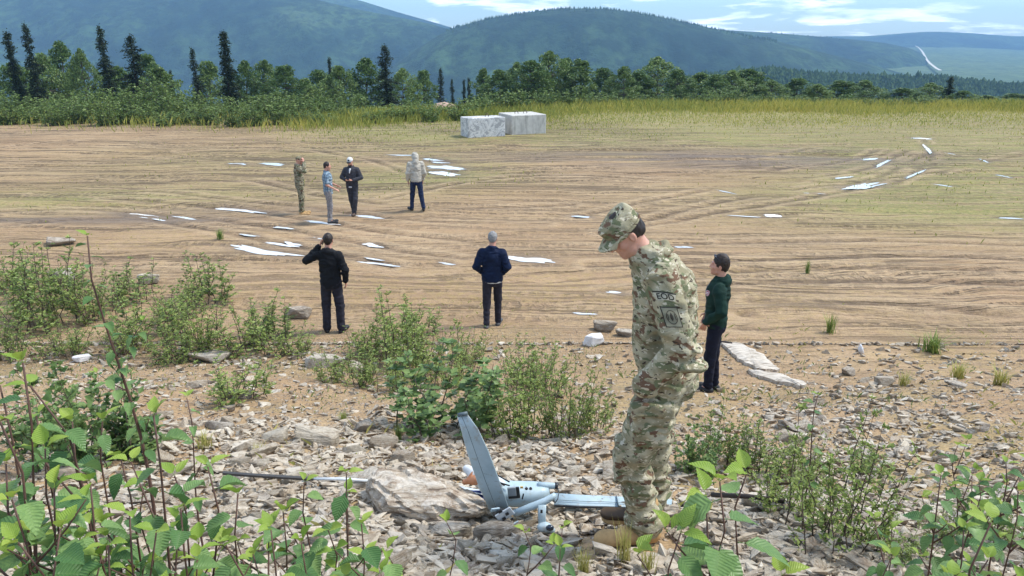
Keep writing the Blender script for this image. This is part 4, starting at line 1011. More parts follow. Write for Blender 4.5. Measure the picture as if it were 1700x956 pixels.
def cap_man():
    j = upd(eL=(-.30, .0, 1.17), eR=(.30, .0, 1.17), wL=(-.10, .20, 1.12), wR=(.10, .20, 1.12), head=(0, .05, 1.65), hf=(0, 1, -.4), kL=(-.10, .08, .51), kR=(.06, -.02, .5), aL=(-.04, .06, .10), aR=(.03, -.10, .09), tL=(-.05, .23, .03), tR=(.02, .06, .03))
    P = at(588, 358); plant(j, P.x, P.y, R(172)); t = place_person(P.x, P.y, R(172), 'man in charcoal jacket and white fronted cap looking down at the phone in his hands', .99)
    me, g, M = body_mesh(j, .014, .011, [(j['wL'], (.8, .45, .0), (.1, 0, 1), 1, .6, 1, 1.3), (j['wR'], (-.8, .45, .0), (-.1, 0, 1), 1, .6, 1, 1.3)])
    part('body', me, SKIN, t); jo = part('jacket', top_mesh(j, .013, 1.02, .92, 81, .010, 'stand', 1.05, 'jacket'), CHAR, t)
    part('trousers', trouser_mesh(j, .013, .97, .04, 83, .008), CHAR, t)
    for s in 'LR': part('shoe', shoe_mesh(j, s, .010), SHOEB, t)
    S = SDF(); S.ell(g(0, -.01, .045), (.090, .107, .095), M, .01); S.cut(g(0, 0, .03), -M[:, 2]); cp = part('cap', S.mesh('cap', .009), plain('cap_white', (.72, .72, .70, 1), .8), t)
    S = SDF(); S.ell(g(0, .105, .035), (.070, .065, .012), M, 0); link('cap_bill', S.mesh('cap_bill', .007), SHOE, cp); S = SDF(); S.ell(g(0, .078, .085), (.032, .02, .032), M, 0); link('cap_badge', S.mesh('cap_badge', .007), SHOE, cp)
    S = SDF(); S.ell(g(0, .035, -.085), (.058, .062, .045), M, 0); part('beard', S.mesh('beard', .008), HAIR_D, t)
    S = SDF(); S.cap((-.005, .10, 1.43), (0, .155, 1.33), .035, .015, 0); part('shirt', S.mesh('shirt', .009), WHITEC, t)
    S = SDF(); S.cap((-.02, .14, .905), (.04, .14, .905), .022, .022, 0); part('shirt_hem', S.mesh('shirt_hem', .008), WHITEC, t)
    mb = MB(); mb.box((0, .30, 1.15), (.036, .07, .006), Matrix.Rotation(.5, 3, 'X')); o = mb.build('phone', SHOE, bevel=.003); o.location = t.location; o.rotation_euler = t.rotation_euler; tag(o, 'small dark phone in the hands of the man in the charcoal jacket', 'phone')
cap_man()
def hood_man():
    j = upd(eL=(-.25, -.02, 1.15), eR=(.25, -.03, 1.15), wL=(-.24, .09, .92), wR=(.22, .10, .93), che=(0, .02, 1.32), neck=(0, .03, 1.48), head=(0, .11, 1.62), hf=(-.2, 1, -.5), kL=(-.12, .10, .50), kR=(.12, -.05, .51), aL=(-.16, .06, .09), aR=(.17, -.15, .12), tL=(-.22, .24, .03), tR=(.19, .0, .03), sR=(.185, .02, 1.43), sL=(-.185, .02, 1.43))
    P = at(693, 349); plant(j, P.x, P.y, R(16)); t = place_person(P.x, P.y, R(16), 'person in pale grey hoodie with the hood up and dark blue jeans walking away', 1.0)
    me, g, M = body_mesh(j, .014, .011, [(j['wL'], (0, .2, -1), (1, 0, 0), 1, .5, 1, 1.3), (j['wR'], (0, .2, -1), (-1, 0, 0), 1, .5, 1, 1.3)])
    part('body', me, SKIN, t)
    def ex(S):
        S.ell(g(0, -.03, .015), (.105, .120, .130), M, .02); S.cap(g(0, -.08, -.04), V3(j['neck']) + (0, -.05, 0), .085, .09, .04); S.sub(g(0, .12, -.02), (.07, .11, .09), M, .01)
    part('hoodie', top_mesh(j, .013, 1.02, .90, 91, .010, None, 1.05, 'hoodie', extra=ex), GREYH, t)
    part('trousers', trouser_mesh(j, .013, .93, .05, 93, .008), BLUEJ, t)
    for s in 'LR': part('shoe', shoe_mesh(j, s, .010), SHOE, t)
hood_man()
# ------------------------------------------------------------------ concrete blocks
def conc(name, stain):
    n = NT(name); v = n.coord('Object'); f = n.noise(v, 3.2, 7, .6, .8); 
    col = n.mix(n.ramp(f, [(.35, 0.), (.65, 1.)]), (.46, .44, .40, 1), (.58, .56, .51, 1))
    if stain:
        w = n.noise(v, 1.3, 5, .55, 2.2); col = n.mix(n.ramp(w, [(.42, 0.), (.47, 1.)]), (.36, .36, .36, 1), (.64, .63, .61, 1)); col = n.mix(n.ramp(n.math('ABSOLUTE', n.math('SUBTRACT', w, .53)), [(.006, 1.), (.02, 0.)]), col, (.30, .30, .31, 1))
    else: col = n.mix(n.math('MULTIPLY', n.ramp(n.noise(n.coord('Object', (4, 4, .8)), 2, 5), [(.5, 0.), (.7, 1.)]), .5), col, (.20, .19, .17, 1))
    return n.done(col, .9, n.bump(n.noise(v, 18, 6), .4, .02), spec=.2)
def block(x0, x1, yb, depth, h, rot, label, stain, side):
    a = at(x0, yb); b = at(x1, yb); W_ = (b - a).length; 
    t = empty('concrete_block', ((a.x + b.x) / 2, a.y + depth / 2, GH(a.x, a.y) - .03), rot); tag(t, label, 'concrete block')
    mb = MB(); mb.box((0, 0, h / 2), (W_ / 2, depth / 2, h / 2)); mb.build('block_body', conc('stained_concrete' if stain else 'plain_concrete', stain), t, bevel=.035)
    st = plain('lifting_steel', (.12, .09, .07, 1), .6, .4, .6)
    for sx in (-.45, .1) if not stain else (.15,):
        m = MB(); m.tube([(sx, 0, h - .02), (sx, 0, h + .10), (sx + .07, 0, h + .16), (sx + .16, 0, h + .14), (sx + .2, 0, h + .04), (sx + .2, 0, h - .02)], .022, 6); m.build('lifting_loop', st, t, True)
block(768, 834, 228, 1.25, 1.06, R(24), 'concrete block with dark marbled stains, nearest of the two at the field edge', True, 0)
block(836, 898, 223, 2.1, 1.10, R(22), 'plain pale grey concrete block with lifting loops, right behind the stained one', False, 0)
# pale earth heap behind the shrubs
def heap():
    c = at(738, 186); V = [(0, 0, .75)]; F = []; K = 14; r = random.Random(3)
    for ring, (q, z) in enumerate(((.4, .62), (.75, .33), (1.1, -.1))):
        for k in range(K): a = 6.283 * k / K; V.append((1.5 * q * math.cos(a) * r.uniform(.85, 1.15), 1.0 * q * math.sin(a) * r.uniform(.85, 1.15), z + r.uniform(-.06, .06)))
    for k in range(K): F.append((0, 1 + k, 1 + (k + 1) % K))
    Q = [(1 + i * K + k, 1 + (i + 1) * K + k, 1 + (i + 1) * K + (k + 1) % K, 1 + i * K + (k + 1) % K) for i in range(2) for k in range(K)]
    o = link('earth_heap', mesh_np('earth_heap', V, [np.array(F), np.array(Q)], True), plain('heap_earth', (.55, .38, .30, 1), .95, .1), loc=(c.x, c.y, c.z)); tag(o, 'low heap of pinkish earth half hidden among the shrubs left of the concrete blocks', 'earth heap')
heap()

# ------------------------------------------------------------------ rocks
def rock_material():
    n = NT('schist_rock'); v = n.coord('Object'); oi = n.N('ShaderNodeObjectInfo').outputs['Random']
    isl = n.N('ShaderNodeNewGeometry').outputs['Random Per Island']; f = n.math('FRACT', n.math('ADD', oi, isl))
    base = n.ramp(f, [(0., (.46, .37, .26, 1)), (.2, (.33, .265, .19, 1)), (.4, (.52, .45, .34, 1)), (.55, (.25, .205, .16, 1)), (.7, (.42, .325, .22, 1)), (.85, (.62, .55, .44, 1)), (1., (.34, .30, .25, 1))])
    wv = n.coord('World')
    strat = n.noise(n.coord('Object', (1.2, 1.2, 15), (.2, .15, 0)), 3.0, 6, .6, .7)
    col = n.mix(n.math('MULTIPLY', n.ramp(strat, [(.40, 0.), (.60, 1.)]), .55), base, (.56, .50, .41, 1))
    col = n.mix(n.math('MULTIPLY', n.ramp(strat, [(.36, 1.), (.45, 0.)]), .6), col, (.16, .115, .08, 1))
    pat = n.noise(wv, 11, 6, .65)
    col = n.mix(n.math('MULTIPLY', n.ramp(pat, [(.52, 0.), (.66, 1.)]), .6), col, (.22, .155, .10, 1))
    col = n.mix(n.math('MULTIPLY', n.ramp(n.noise(wv, 23, 5, .7), [(.58, 0.), (.7, 1.)]), .5), col, (.70, .66, .60, 1))
    b = n.bump(strat, .8, .03, n.bump(n.noise(wv, 45, 6, .7), .7, .012))
    return n.done(col, .9, b, spec=.2)
ROCK = rock_material()
WROCK = plain('quartz_rock', (.74, .72, .70, 1), .7, .3, 0, .12, 12)
def hull(seed, n=16, dims=(1, .8, .4), bev=0.03, jag=.25):
    r = random.Random(seed); bm = bmesh.new()
    for _ in range(n):
        a = r.uniform(0, 6.283); z = r.choice((-1, 1)) * r.uniform(.55, 1) if r.random() < .75 else r.uniform(-.5, .5); q = r.uniform(.70, 1.0) if abs(z) < .9 else r.uniform(.45, .95)
        bm.verts.new((math.cos(a) * q * dims[0] + r.uniform(-jag, jag) * .3, math.sin(a) * q * dims[1] + r.uniform(-jag, jag) * .3, z * dims[2] * r.uniform(.75, 1)))
    o = bmesh.ops.convex_hull(bm, input=bm.verts)
    bmesh.ops.delete(bm, geom=[g for g in o['geom_interior'] if isinstance(g, bmesh.types.BMVert)], context='VERTS')
    bmesh.ops.dissolve_limit(bm, angle_limit=.16, verts=bm.verts, edges=bm.edges)
    if bev: bmesh.ops.bevel(bm, geom=list(bm.edges), offset=bev, segments=1, affect='EDGES')
    bmesh.ops.triangulate(bm, faces=bm.faces); bmesh.ops.recalc_face_normals(bm, faces=bm.faces)
    me = bpy.data.meshes.new('rock'); bm.to_mesh(me); bm.free(); return me
ROCKS = [hull(i, 13 + i % 6, (1, rnd.uniform(.55, .95), rnd.uniform(.22, .5)), .035) for i in range(18)]
for m in ROCKS: m.materials.append(ROCK)
def rough_slab(name, seed, dims, mat, cuts=3, amp=.05, fr=3.0):
    me = hull(seed, 22, dims, .05, .2); bm = bmesh.new(); bm.from_mesh(me)
    bmesh.ops.subdivide_edges(bm, edges=bm.edges, cuts=cuts, use_grid_fill=True); bmesh.ops.triangulate(bm, faces=bm.faces)
    bm.normal_update(); P = np.array([v.co for v in bm.verts]); N = np.array([v.normal for v in bm.verts])
    d = vn3(P[:, 0] * fr, P[:, 1] * fr, P[:, 2] * fr * 4, seed) + .5 * vn3(P[:, 0] * fr * 3, P[:, 1] * fr * 3, P[:, 2] * fr * 9, seed + 1)
    P = P + N * d[:, None] * amp
    for v, p in zip(bm.verts, P): v.co = p
    bm.to_mesh(me); bm.free(); me.name = name
    if mat: me.materials.clear(); me.materials.append(mat)
    return me
def terr_rot(x, y, yaw, jit=.25, r=rnd):
    e = .15; n = Vector(((GH(x - e, y) - GH(x + e, y)), (GH(x, y - e) - GH(x, y + e)), 2 * e)).normalized()
    q = Vector((0, 0, 1)).rotation_difference(n); m = q.to_matrix() @ Euler((r.uniform(-jit, jit), r.uniform(-jit, jit), yaw)).to_matrix(); return m.to_euler()
NAMED = []
def named_rock(px, py, wpx, ratio, hz, yaw, label, mat=None, seed=50, sink=.35, jit=.08, tilt=None):
    """rock whose middle stands at pixel px, py; wpx its width there"""
    c = at(px, py); d = (Vector(c) - Vector((0, 0, CZ))); dep = d.y * CP - d.z * SP; w = wpx / 1230 * dep / 2
    me = rough_slab('rock', seed, (1, ratio, hz), mat or ROCK)
    o = link('rock', me); o.scale = (w, w, w); o.rotation_euler = terr_rot(c.x, c.y, yaw, jit) if tilt is None else tilt
    o.location = (c.x, c.y, c.z + w * hz * (1 - sink * 2)); tag(o, label, 'rock'); NAMED.append((c.x, c.y, w * .9)); return o
# the big slab that the wreck lies against
def boulder():
    bk, ft = 3.80, 3.42; pts = [PX(606, 802, bk), PX(628, 782, bk), (PX(660, 777, bk)), PX(700, 783, bk - .05), PX(752, 800, bk - .1), PX(806, 832, bk - .25),
        PX(612, 812, bk - .15), PX(640, 838, ft + .08), PX(690, 858, ft), PX(742, 876, ft - .03), PX(800, 850, ft - .02), PX(812, 846, ft + .05), PX(735, 884, ft - .02), PX(640, 850, ft + .05), PX(790, 868, ft - .02)]
    c = sum(pts, Vector()) / len(pts); low = [p - Vector((0, -.03, .20)) for p in pts[:8]]
    bm = bmesh.new()
    for p in pts + low: bm.verts.new(p - c)
    o = bmesh.ops.convex_hull(bm, input=bm.verts); bmesh.ops.delete(bm, geom=[g for g in o['geom_interior'] if isinstance(g, bmesh.types.BMVert)], context='VERTS')
    bmesh.ops.bevel(bm, geom=list(bm.edges), offset=.012, segments=1, affect='EDGES'); bmesh.ops.triangulate(bm, faces=bm.faces)
    for _ in range(4):
        bmesh.ops.subdivide_edges(bm, edges=[e for e in bm.edges if e.calc_length() > .018], cuts=1); bmesh.ops.triangulate(bm, faces=bm.faces)
    bm.normal_update(); P = np.array([v.co for v in bm.verts]); N = np.array([v.normal for v in bm.verts]); Q = P @ np.array(Euler((R(-18), R(16), R(-10))).to_matrix())
    d = .034 * (np.floor(vn3(Q[:, 0] * 4, Q[:, 1] * 4, Q[:, 2] * 30, 3) * 4) / 4) * 2 + .018 * vn3(P[:, 0] * 9, P[:, 1] * 9, P[:, 2] * 9, 5) + .012 * vn3(Q[:, 0] * 12, Q[:, 1] * 30, Q[:, 2] * 60, 7)
    P = P + N * d[:, None]
    for v, p in zip(bm.verts, P): v.co = p
    me = bpy.data.meshes.new('boulder'); bm.to_mesh(me); bm.free(); me.materials.append(BOUL); return link('boulder', me, loc=c + Vector((0, 0, .03)))
n_ = NT('streaked_boulder'); v_ = n_.coord('Object', (2.2, 6, 13), (R(-18), R(16), R(-14))); a_ = n_.noise(v_, 2.2, 8, .68, 1.2); w_ = n_.coord('Object')
cl_ = n_.ramp(a_, [(.34, (.15, .11, .08, 1)), (.41, (.38, .30, .22, 1)), (.50, (.54, .46, .36, 1)), (.60, (.70, .63, .53, 1)), (.72, (.46, .37, .28, 1))])
cl_ = n_.mix(n_.math('MULTIPLY', n_.ramp(n_.noise(w_, 9, 6, .7), [(.52, 0.), (.64, 1.)]), .55), cl_, (.24, .15, .09, 1))
cl_ = n_.mix(n_.math('MULTIPLY', n_.ramp(n_.noise(w_, 30, 5, .7), [(.56, 0.), (.66, 1.)]), .6), cl_, (.70, .66, .58, 1))
BOUL = n_.done(cl_, .9, n_.bump(a_, .9, .03, n_.bump(n_.noise(w_, 40, 6, .7), .7, .012)), spec=.2)
c = at(706, 850); bo = boulder()
tag(bo, 'big flat topped streaked boulder the drone wreck leans against', 'boulder'); NAMED.append((c.x, c.y + .1, .34))
named_rock(822, 895, 92, .7, .42, .5, 'pointed brown rock just below the foot of the upright wing panel', seed=51, sink=.15)
named_rock(985, 572, 42, .7, .6, .3, 'white rounded rock on open ground left of the soldier', WROCK, 52, .15)
named_rock(1005, 548, 52, .5, .4, -.3, 'long pale rock just beyond the white rounded rock', None, 53, .1)
named_rock(1038, 557, 40, .6, .4, .4, 'pale rock touching the soldier outline at elbow height', None, 54, .2)
named_rock(1468, 640, 44, .7, .5, .2, 'brown rock with sharp top alone on the slope at right', None, 55, .2)
named_rock(1407, 622, 38, .6, .4, .9, 'pale broken rock left of the sharp topped brown one', None, 56, .2)
named_rock(495, 527, 52, .6, .45, .1, 'grey rock left of the feet of the man in black', None, 57, .15)
named_rock(105, 470, 48, .7, .6, .3, 'blocky pale rock among the bushes at the left edge', None, 58, .1)
named_rock(92, 407, 75, .5, .18, .1, 'thin flat slabs of rock at the left rim of the dirt', None, 59, .1)
named_rock(248, 470, 44, .6, .5, .1, 'small pale rock heap in the bushes on the left', None, 60, .1)
named_rock(138, 600, 32, .7, .4, .7, 'bright white stone behind the tall sapling on the left', WROCK, 61, .1)
named_rock(1555, 882, 58, .5, .3, .4, 'white flat stone between the bushes at lower right', WROCK, 62, .2)
named_rock(595, 617, 40, .6, .5, .9, 'pale angular rock below the feet of the man in black', None, 63, .1)
named_rock(528, 738, 100, .6, .35, -.4, 'long tan slab lying above the dark spar on the rubble', None, 64, .2)
named_rock(640, 742, 56, .7, .5, .4, 'rounded brown rock at the upper edge of the rubble', None, 65, .2)
named_rock(668, 768, 46, .8, .6, .4, 'striped brown cobble just above the big boulder', None, 66, .2)
named_rock(395, 660, 60, .5, .3, .2, 'flat slab under the small bush in the middle left', None, 67, .2)
named_rock(745, 890, 88, .7, .35, .1, 'grey tan slab tucked under the lower edge of the big boulder', None, 68, .25)
named_rock(500, 800, 76, .6, .35, .9, 'tan slab propping the dark spar on the left', None, 69, .2)
named_rock(960, 838, 42, .8, .6, .2, 'small brown rock under the wing between fuselage and boot', None, 70, .2)
named_rock(930, 930, 66, .7, .5, .2, 'dark brown rock in the grass left of the tan boot', None, 71, .3)
named_rock(440, 760, 70, .6, .4, 1.2, 'pale slab in the middle of the rubble patch', None, 72, .25)
# flat bedrock patches beside the man in green
def bedrock(pts, label, seed):
    r = random.Random(seed); V = []; n = len(pts); c = at(sum(p[0] for p in pts) / n, sum(p[1] for p in pts) / n); g = [at(*p) for p in pts]
    top = []
    for i in range(n):
        for k in range(6):
            p = g[i].lerp(g[(i + 1) % n], k / 6); p = p + Vector((r.uniform(-.03, .03), r.uniform(-.03, .03), 0)); top.append(p)
    N = len(top); V = [(p.x - c.x, p.y - c.y, GH(p.x, p.y) - .03 - c.z) for p in top] + [(p.x - c.x, p.y - c.y, GH(p.x, p.y) + .05 - c.z) for p in top]
    V += [((p.x - c.x) * .6, (p.y - c.y) * .6, GH(c.x + (p.x - c.x) * .6, c.y + (p.y - c.y) * .6) + .075 - c.z) for p in top] + [(0, 0, .08)]
    Q = [(i, (i + 1) % N, N + (i + 1) % N, N + i) for i in range(N)] + [(N + i, N + (i + 1) % N, 2 * N + (i + 1) % N, 2 * N + i) for i in range(N)]
    F = [(2 * N + i, 2 * N + (i + 1) % N, 3 * N) for i in range(N)]
    o = link('rock_slab', mesh_np('rock_slab', V, [np.array(Q), np.array(F)]), BED, loc=c); tag(o, label, 'rock slab')
nb_ = NT('pale_bedrock'); v_ = nb_.coord('World', (5, 22, 5), (0, 0, -.5)); f_ = nb_.noise(v_, 1, 6, .65)
BED = nb_.done(nb_.ramp(f_, [(.36, (.24, .19, .14, 1)), (.48, (.50, .44, .36, 1)), (.7, (.66, .60, .52, 1))]), .9, nb_.bump(f_, .8, .03), spec=.2)
bedrock([(1197, 573), (1230, 575), (1272, 596), (1292, 618), (1262, 618), (1226, 600)], 'pale flat bedrock slab behind the man in green, upper of the two', 1)
bedrock([(1240, 619), (1290, 624), (1340, 645), (1322, 647), (1262, 630)], 'pale thin strip of bedrock right of the man in green, lower of the two', 2)
# countable broken rocks, the biggest ones first; then the small stuff
def dens(px, py):
    n = vn2(px * .012, py * .02, 9)
    d = .12 * sstep(545, 640, py)
    d += 1.5 * np.exp(-((px - 560) / 300) ** 2) * sstep(665, 730, py)
    d += .65 * sstep(800, 870, py) + .35 * np.exp(-((px - 1430) / 260) ** 2) * sstep(600, 660, py) + .3 * np.exp(-((px - 300) / 330) ** 2 - ((py - 620) / 60) ** 2)
    d += .45 * np.exp(-((px - 850) / 200) ** 2 - ((py - 735) / 40) ** 2) + .3 * np.exp(-((px - 250) / 130) ** 2 - ((py - 480) / 50) ** 2) + .25 * np.exp(-((px - 510) / 90) ** 2 - ((py - 530) / 30) ** 2)
    return np.clip(d * (.45 + 1.1 * n), 0, 1)
def scatter_rocks():
    r = random.Random(12); cnt = 0; tries = 0; used = [(x, y, q) for x, y, q in NAMED]
    while cnt < 274 and tries < 60000:
        tries += 1; px = r.uniform(-60, 1760); py = r.uniform(560, 1010)
        if py < 700 and r.random() < .6: continue
        if r.random() > float(dens(px, py)): continue
        c = at(px, py); s = min(.070 * math.exp(r.gauss(0, .42)), .17) * (1.1 if 330 < px < 820 and py < 800 else .95) * (1 + .10 * (c.y - 3)) * (1.35 if 240 < px < 800 else 1)
        if abs(c.x - .56) < .26 and abs(c.y - 3.05) < .24: continue
        if any((c.x - x) ** 2 + (c.y - y) ** 2 < (q * .9 + s * .5) ** 2 for x, y, q in used): continue
        used.append((c.x, c.y, s * .6)); me = r.choice(ROCKS)
        o = bpy.data.objects.new('rock', me); COL.objects.link(o); o.location = (c.x, c.y, c.z + s * .12); o.rotation_euler = terr_rot(c.x, c.y, r.uniform(0, 6.28), .38, r)
        o.scale = (s, s * r.uniform(.7, 1.1), s * r.uniform(.8, 1.3)); 
        if px < 420: z_ = 'among the leafy saplings at lower left'
        elif px > 1080: z_ = 'on the slope right of the soldier'
        elif py > 860: z_ = 'along the bottom edge below the boulder and drone'
        elif py > 765: z_ = 'beside the boulder and dark spar'
        else: z_ = 'in the rubble above the boulder and dark spar'
        tag(o, 'broken tan grey rock ' + z_, 'rock', 'broken rocks ' + z_); cnt += 1
scatter_rocks()
def rock_stuff():
    base = []
    for me in [hull(100 + i, 9, (1, rnd.uniform(.5, .95), rnd.uniform(.25, .6)), 0) for i in range(10)]:
        V = np.array([v.co for v in me.vertices]); F = np.array([p.vertices for p in me.polygons]); base.append((V, F)); bpy.data.meshes.remove(me)
    r = np.random.default_rng(8); Vs = []; Fs = []; n = 0; cnt = 0
    N = 185000; px = r.uniform(-150, 1850, N); py = r.uniform(470, 1030, N); ok = r.random(N) < dens(px, py) * np.where(py < 640, .9, 1) * .42 + .03
    px, py = px[ok], py[ok]
    # rough inverse of the view: the slope line
    cx = (px - 850) / 1230; cy = (478 - py) / 1230; t = (-SP + CP * cy) / (CP + SP * cy); Y = np.clip(1.32 / (-t - .335), 1.8, 11.5); flat = -4.8 / t; Y = np.minimum(Y, flat); X = cx / (CP + SP * cy) * Y
    keep = ~((np.abs(X - .56) < .24) & (np.abs(Y - 3.08) < .22)); X, Y = X[keep], Y[keep]
    for x, y, Yr in zip(X, Y, Y):
        s = (.012 if r.random() < .62 else .036) * math.exp(r.normal(0, .45)) * (1 + .13 * (y - 3)); s = min(s, .09)
        V, F = base[r.integers(10)]; a = r.uniform(0, 6.283); ca, sa = math.cos(a), math.sin(a); tl = r.uniform(-.4, .4)
        P = V * s * (1, r.uniform(.7, 1.2), r.uniform(.7, 1.3)); P = np.stack([P[:, 0] * ca - P[:, 1] * sa, P[:, 0] * sa + P[:, 1] * ca, P[:, 2] + tl * P[:, 0] - .33 * (P[:, 0] * sa + P[:, 1] * ca)], 1)
        Vs.append(P + (x, y, 0)); Fs.append(F + n); n += len(P); cnt += 1
    V = np.concatenate(Vs); cen = np.repeat(np.stack([X, Y], 1), [len(v) for v in Vs], 0); V[:, 2] += ground_h(cen[:, 0], cen[:, 1]) + .006
    o = link('stone_chips', mesh_np('stone_chips', V, np.concatenate(Fs)), ROCK); tag(o, kind='stuff'); print('chips', cnt, len(V))
rock_stuff()
def debris():
    c = at(1430, 588); mb = MB(); mb.tube([(0, 0, 0), (0, 0, .10), (.01, 0, .13), (.012, 0, .16)], [.04, .04, .02, .016], 10); o = mb.build('plastic_bottle', plain('white_plastic', (.8, .82, .85, 1), .3), None, True, loc=c)
    o.rotation_euler = (.1, -.35, 0); tag(o, 'small white bottle standing crooked on the dirt at right', 'bottle')
    for i, (px, py, px2, py2, w, lab) in enumerate([(1192, 573, 1215, 576, .02, 'short dark stick lying behind the man in green'), (1300, 846, 1180, 838, .014, 'thin dark rod lying on the rubble right of the soldier')]):
        a = at(px, py) + Vector((0, 0, .05)); b = at(px2, py2) + Vector((0, 0, .06)); mb = MB(); mb.tube([a, a.lerp(b, .5) + Vector((0, 0, .01)), b], w, 7); tag(mb.build('stick', plain('dark_wood', (.05, .04, .035, 1), .8), None, True), lab, 'stick')
debris()

# ------------------------------------------------------------------ crashed drone
def drone():
    root = empty('crashed_drone', at(860, 868)); o0 = Vector(root.location); tag(root, 'crashed pale blue grey drone with one wing panel standing upright on the rubble', 'drone')
    n = NT('drone_paint'); v = n.coord('World'); f = n.noise(v, 9, 5, .6)
    dc = n.mix(n.ramp(f, [(.35, 0.), (.7, 1.)]), (.36, .47, .52, 1), (.46, .57, .62, 1)); dc = n.mix(n.math('MULTIPLY', n.ramp(n.noise(v, 26, 7, .75), [(.54, 0.), (.66, 1.)]), .6), dc, (.30, .26, .20, 1)); dc = n.mix(n.ramp(n.noise(n.coord('World', (20, 20, 140)), 1, 4, .6), [(.66, 0.), (.70, 1.)]), dc, (.16, .17, .18, 1))
    paint = n.done(dc, .42, n.bump(f, .06, .01), spec=.5)
    dark = plain('drone_dark', (.02, .02, .022, 1), .4, .5); blue = plain('drone_blue', (.012, .035, .22, 1), .35, .5); orange = plain('drone_orange', (.55, .24, .12, 1), .6, .4); white = plain('drone_white', (.70, .74, .76, 1), .35, .5); carbon = plain('dark_spar', (.07, .065, .06, 1), .5, .4); glass = plain('lens_glass', (.02, .03, .05, 1), .08, .8)
    seam = plain('panel_seam', (.11, .15, .17, 1), .5)
    L = lambda p: Vector(p) - o0
    def wing(pts, mat, name, parent=root, nrm=Vector((0, -1, .2)), smooth=True, th=.10, seg=14):
        """pts: (leading point, trailing point) along the span; an airfoil section between them"""
        rings = []
        for a, b in pts:
            a, b = Vector(a), Vector(b); ch = b - a; nn = (nrm - ch * (nrm.dot(ch) / ch.length_squared)).normalized(); T = ch.length * th; ring = []
            for k in range(seg):
                u = 2 * math.pi * k / seg; xx = .5 - .5 * math.cos(u); yy = math.sin(u) * (1 - xx * .55) * T * .62
                ring.append(L(a + ch * xx + nn * yy))
            rings.append(ring)
        m = MB(); m.loft(rings); return m.build(name, mat, parent, smooth)
    # upright panel
    Yb = 3.36
    left = [(816, 856), (792, 800), (775, 750), (766, 716), (759, 690)]; right = [(846, 846), (829, 796), (811, 748), (794, 712), (776, 687)]
    up = wing([(PX(*l, Yb + .02), PX(*r_, Yb + .0)) for l, r_ in zip(left, right)], paint, 'upright_wing', th=.12)
    m = MB(); hl = [PX(l[0] + (r_[0] - l[0]) * .38, l[1] + (r_[1] - l[1]) * .38, Yb - .022) for l, r_ in zip(left, right)]; m.tube([L(q) for q in hl], .0016, 4); m.build('hinge_line', seam, up)
    m = MB(); m.tube([L(PX(760, 689, Yb)), L(PX(776, 686, Yb))], .011, 6); m.build('wing_tip', seam, up, True)
    # fuselage
    def frame(axis_pts, ry, rz, name, mat, par=root, seg=20, sq=.8):
        rings = []
        for i, p in enumerate(axis_pts):
            a = Vector(axis_pts[max(i - 1, 0)]); b = Vector(axis_pts[min(i + 1, len(axis_pts) - 1)]); t = (b - a).normalized(); s_ = t.cross(Vector((0, 0, 1))).normalized(); u = s_.cross(t); ring = []
            for k in range(seg):
                q = 2 * math.pi * k / seg; cc, ss = math.cos(q), math.sin(q); cc = math.copysign(abs(cc) ** sq, cc); ss = math.copysign(abs(ss) ** sq, ss); ring.append(L(Vector(p) + s_ * cc * ry[i] + u * ss * rz[i]))
            rings.append(ring)
        m = MB(); m.loft(rings); return m.build(name, mat, par, True)
    Yf = 3.52
    P = lambda x, y, d=0: PX(x, y, Yf + d)
    fu = frame([P(799, 802), P(808, 807), P(826, 815), P(852, 820), P(880, 819), P(900, 816), P(912, 814)], [.03, .05, .07, .078, .075, .06, .04], [.03, .045, .056, .06, .056, .045, .03], 'fuselage', paint)
    # payload bay hatch, screws and holes, seams
    m = MB(); m.box(L(P(853, 818, -.100)), (.032, .006, .034), Matrix.Rotation(R(-6), 3, 'Y')); m.build('bay_frame', dark, fu, bevel=.004)
    m = MB(); m.box(L(P(850, 816, -.106)), (.022, .006, .026), Matrix.Rotation(R(-6), 3, 'Y')); m.build('bay_hatch', plain('hatch_grey', (.30, .33, .35, 1), .4), fu, bevel=.003)
    for q in ((874, 811), (881, 811)):
        m = MB(); m.tube([L(P(*q, -.075)), L(P(*q, -.099))], .0085, 12); m.build('port', dark, fu, True)
    m = MB(); m.box(L(P(868, 824, -.100)), (.0035, .004, .016), Matrix.Rotation(R(12), 3, 'Y')); m.build('vent_slot', dark, fu)
    m = MB(); m.box(L(P(866, 809, -.094)), (.008, .003, .005)); m.build('warning_mark', plain('yellow_mark', (.65, .40, .08, 1), .5), fu)
    # cowling bits on top
    frame([P(800, 789), P(815, 795), P(832, 802), P(840, 808)], [.02, .035, .035, .02], [.015, .02, .02, .012], 'cowling', white)
    for q0, q1 in (((822, 786), (846, 800)), ((818, 792), (838, 806)), ((826, 800), (846, 806))):
        m = MB(); m.tube([L(P(*q0, -.02)), L(P(*q1, -.05))], .0045, 5); m.build('torn_cable', dark, fu, True)
    # rear tubes
    bt = frame([P(893, 806), P(905, 806), P(918, 806.5), P(923, 807)], [.018, .018, .017, .017], [.018, .018, .017, .017], 'boom_stub', paint, seg=14, sq=1)
    m = MB(); m.tube([L(P(921, 806.5, -.0)), L(P(926, 807, -.0))], .0185, 14); m.build('boom_socket', dark, bt, True)
    b2 = frame([PX(852, 853, 3.36), PX(880, 842, 3.37), PX(905, 832, 3.38), PX(917, 825, 3.39), PX(922, 820, 3.40)], [.019, .02, .019, .017, .012], [.019, .02, .019, .017, .012], 'tail_boom', paint, seg=14, sq=1)
    m = MB(); pts = [P(925, 808, -.03), P(928, 818, -.05), P(926, 828, -.1), P(921, 835, -.12), P(919, 828, -.13)]; m.tube([L(q) for q in pts], .0028, 5); m.build('cable', dark, root, True)
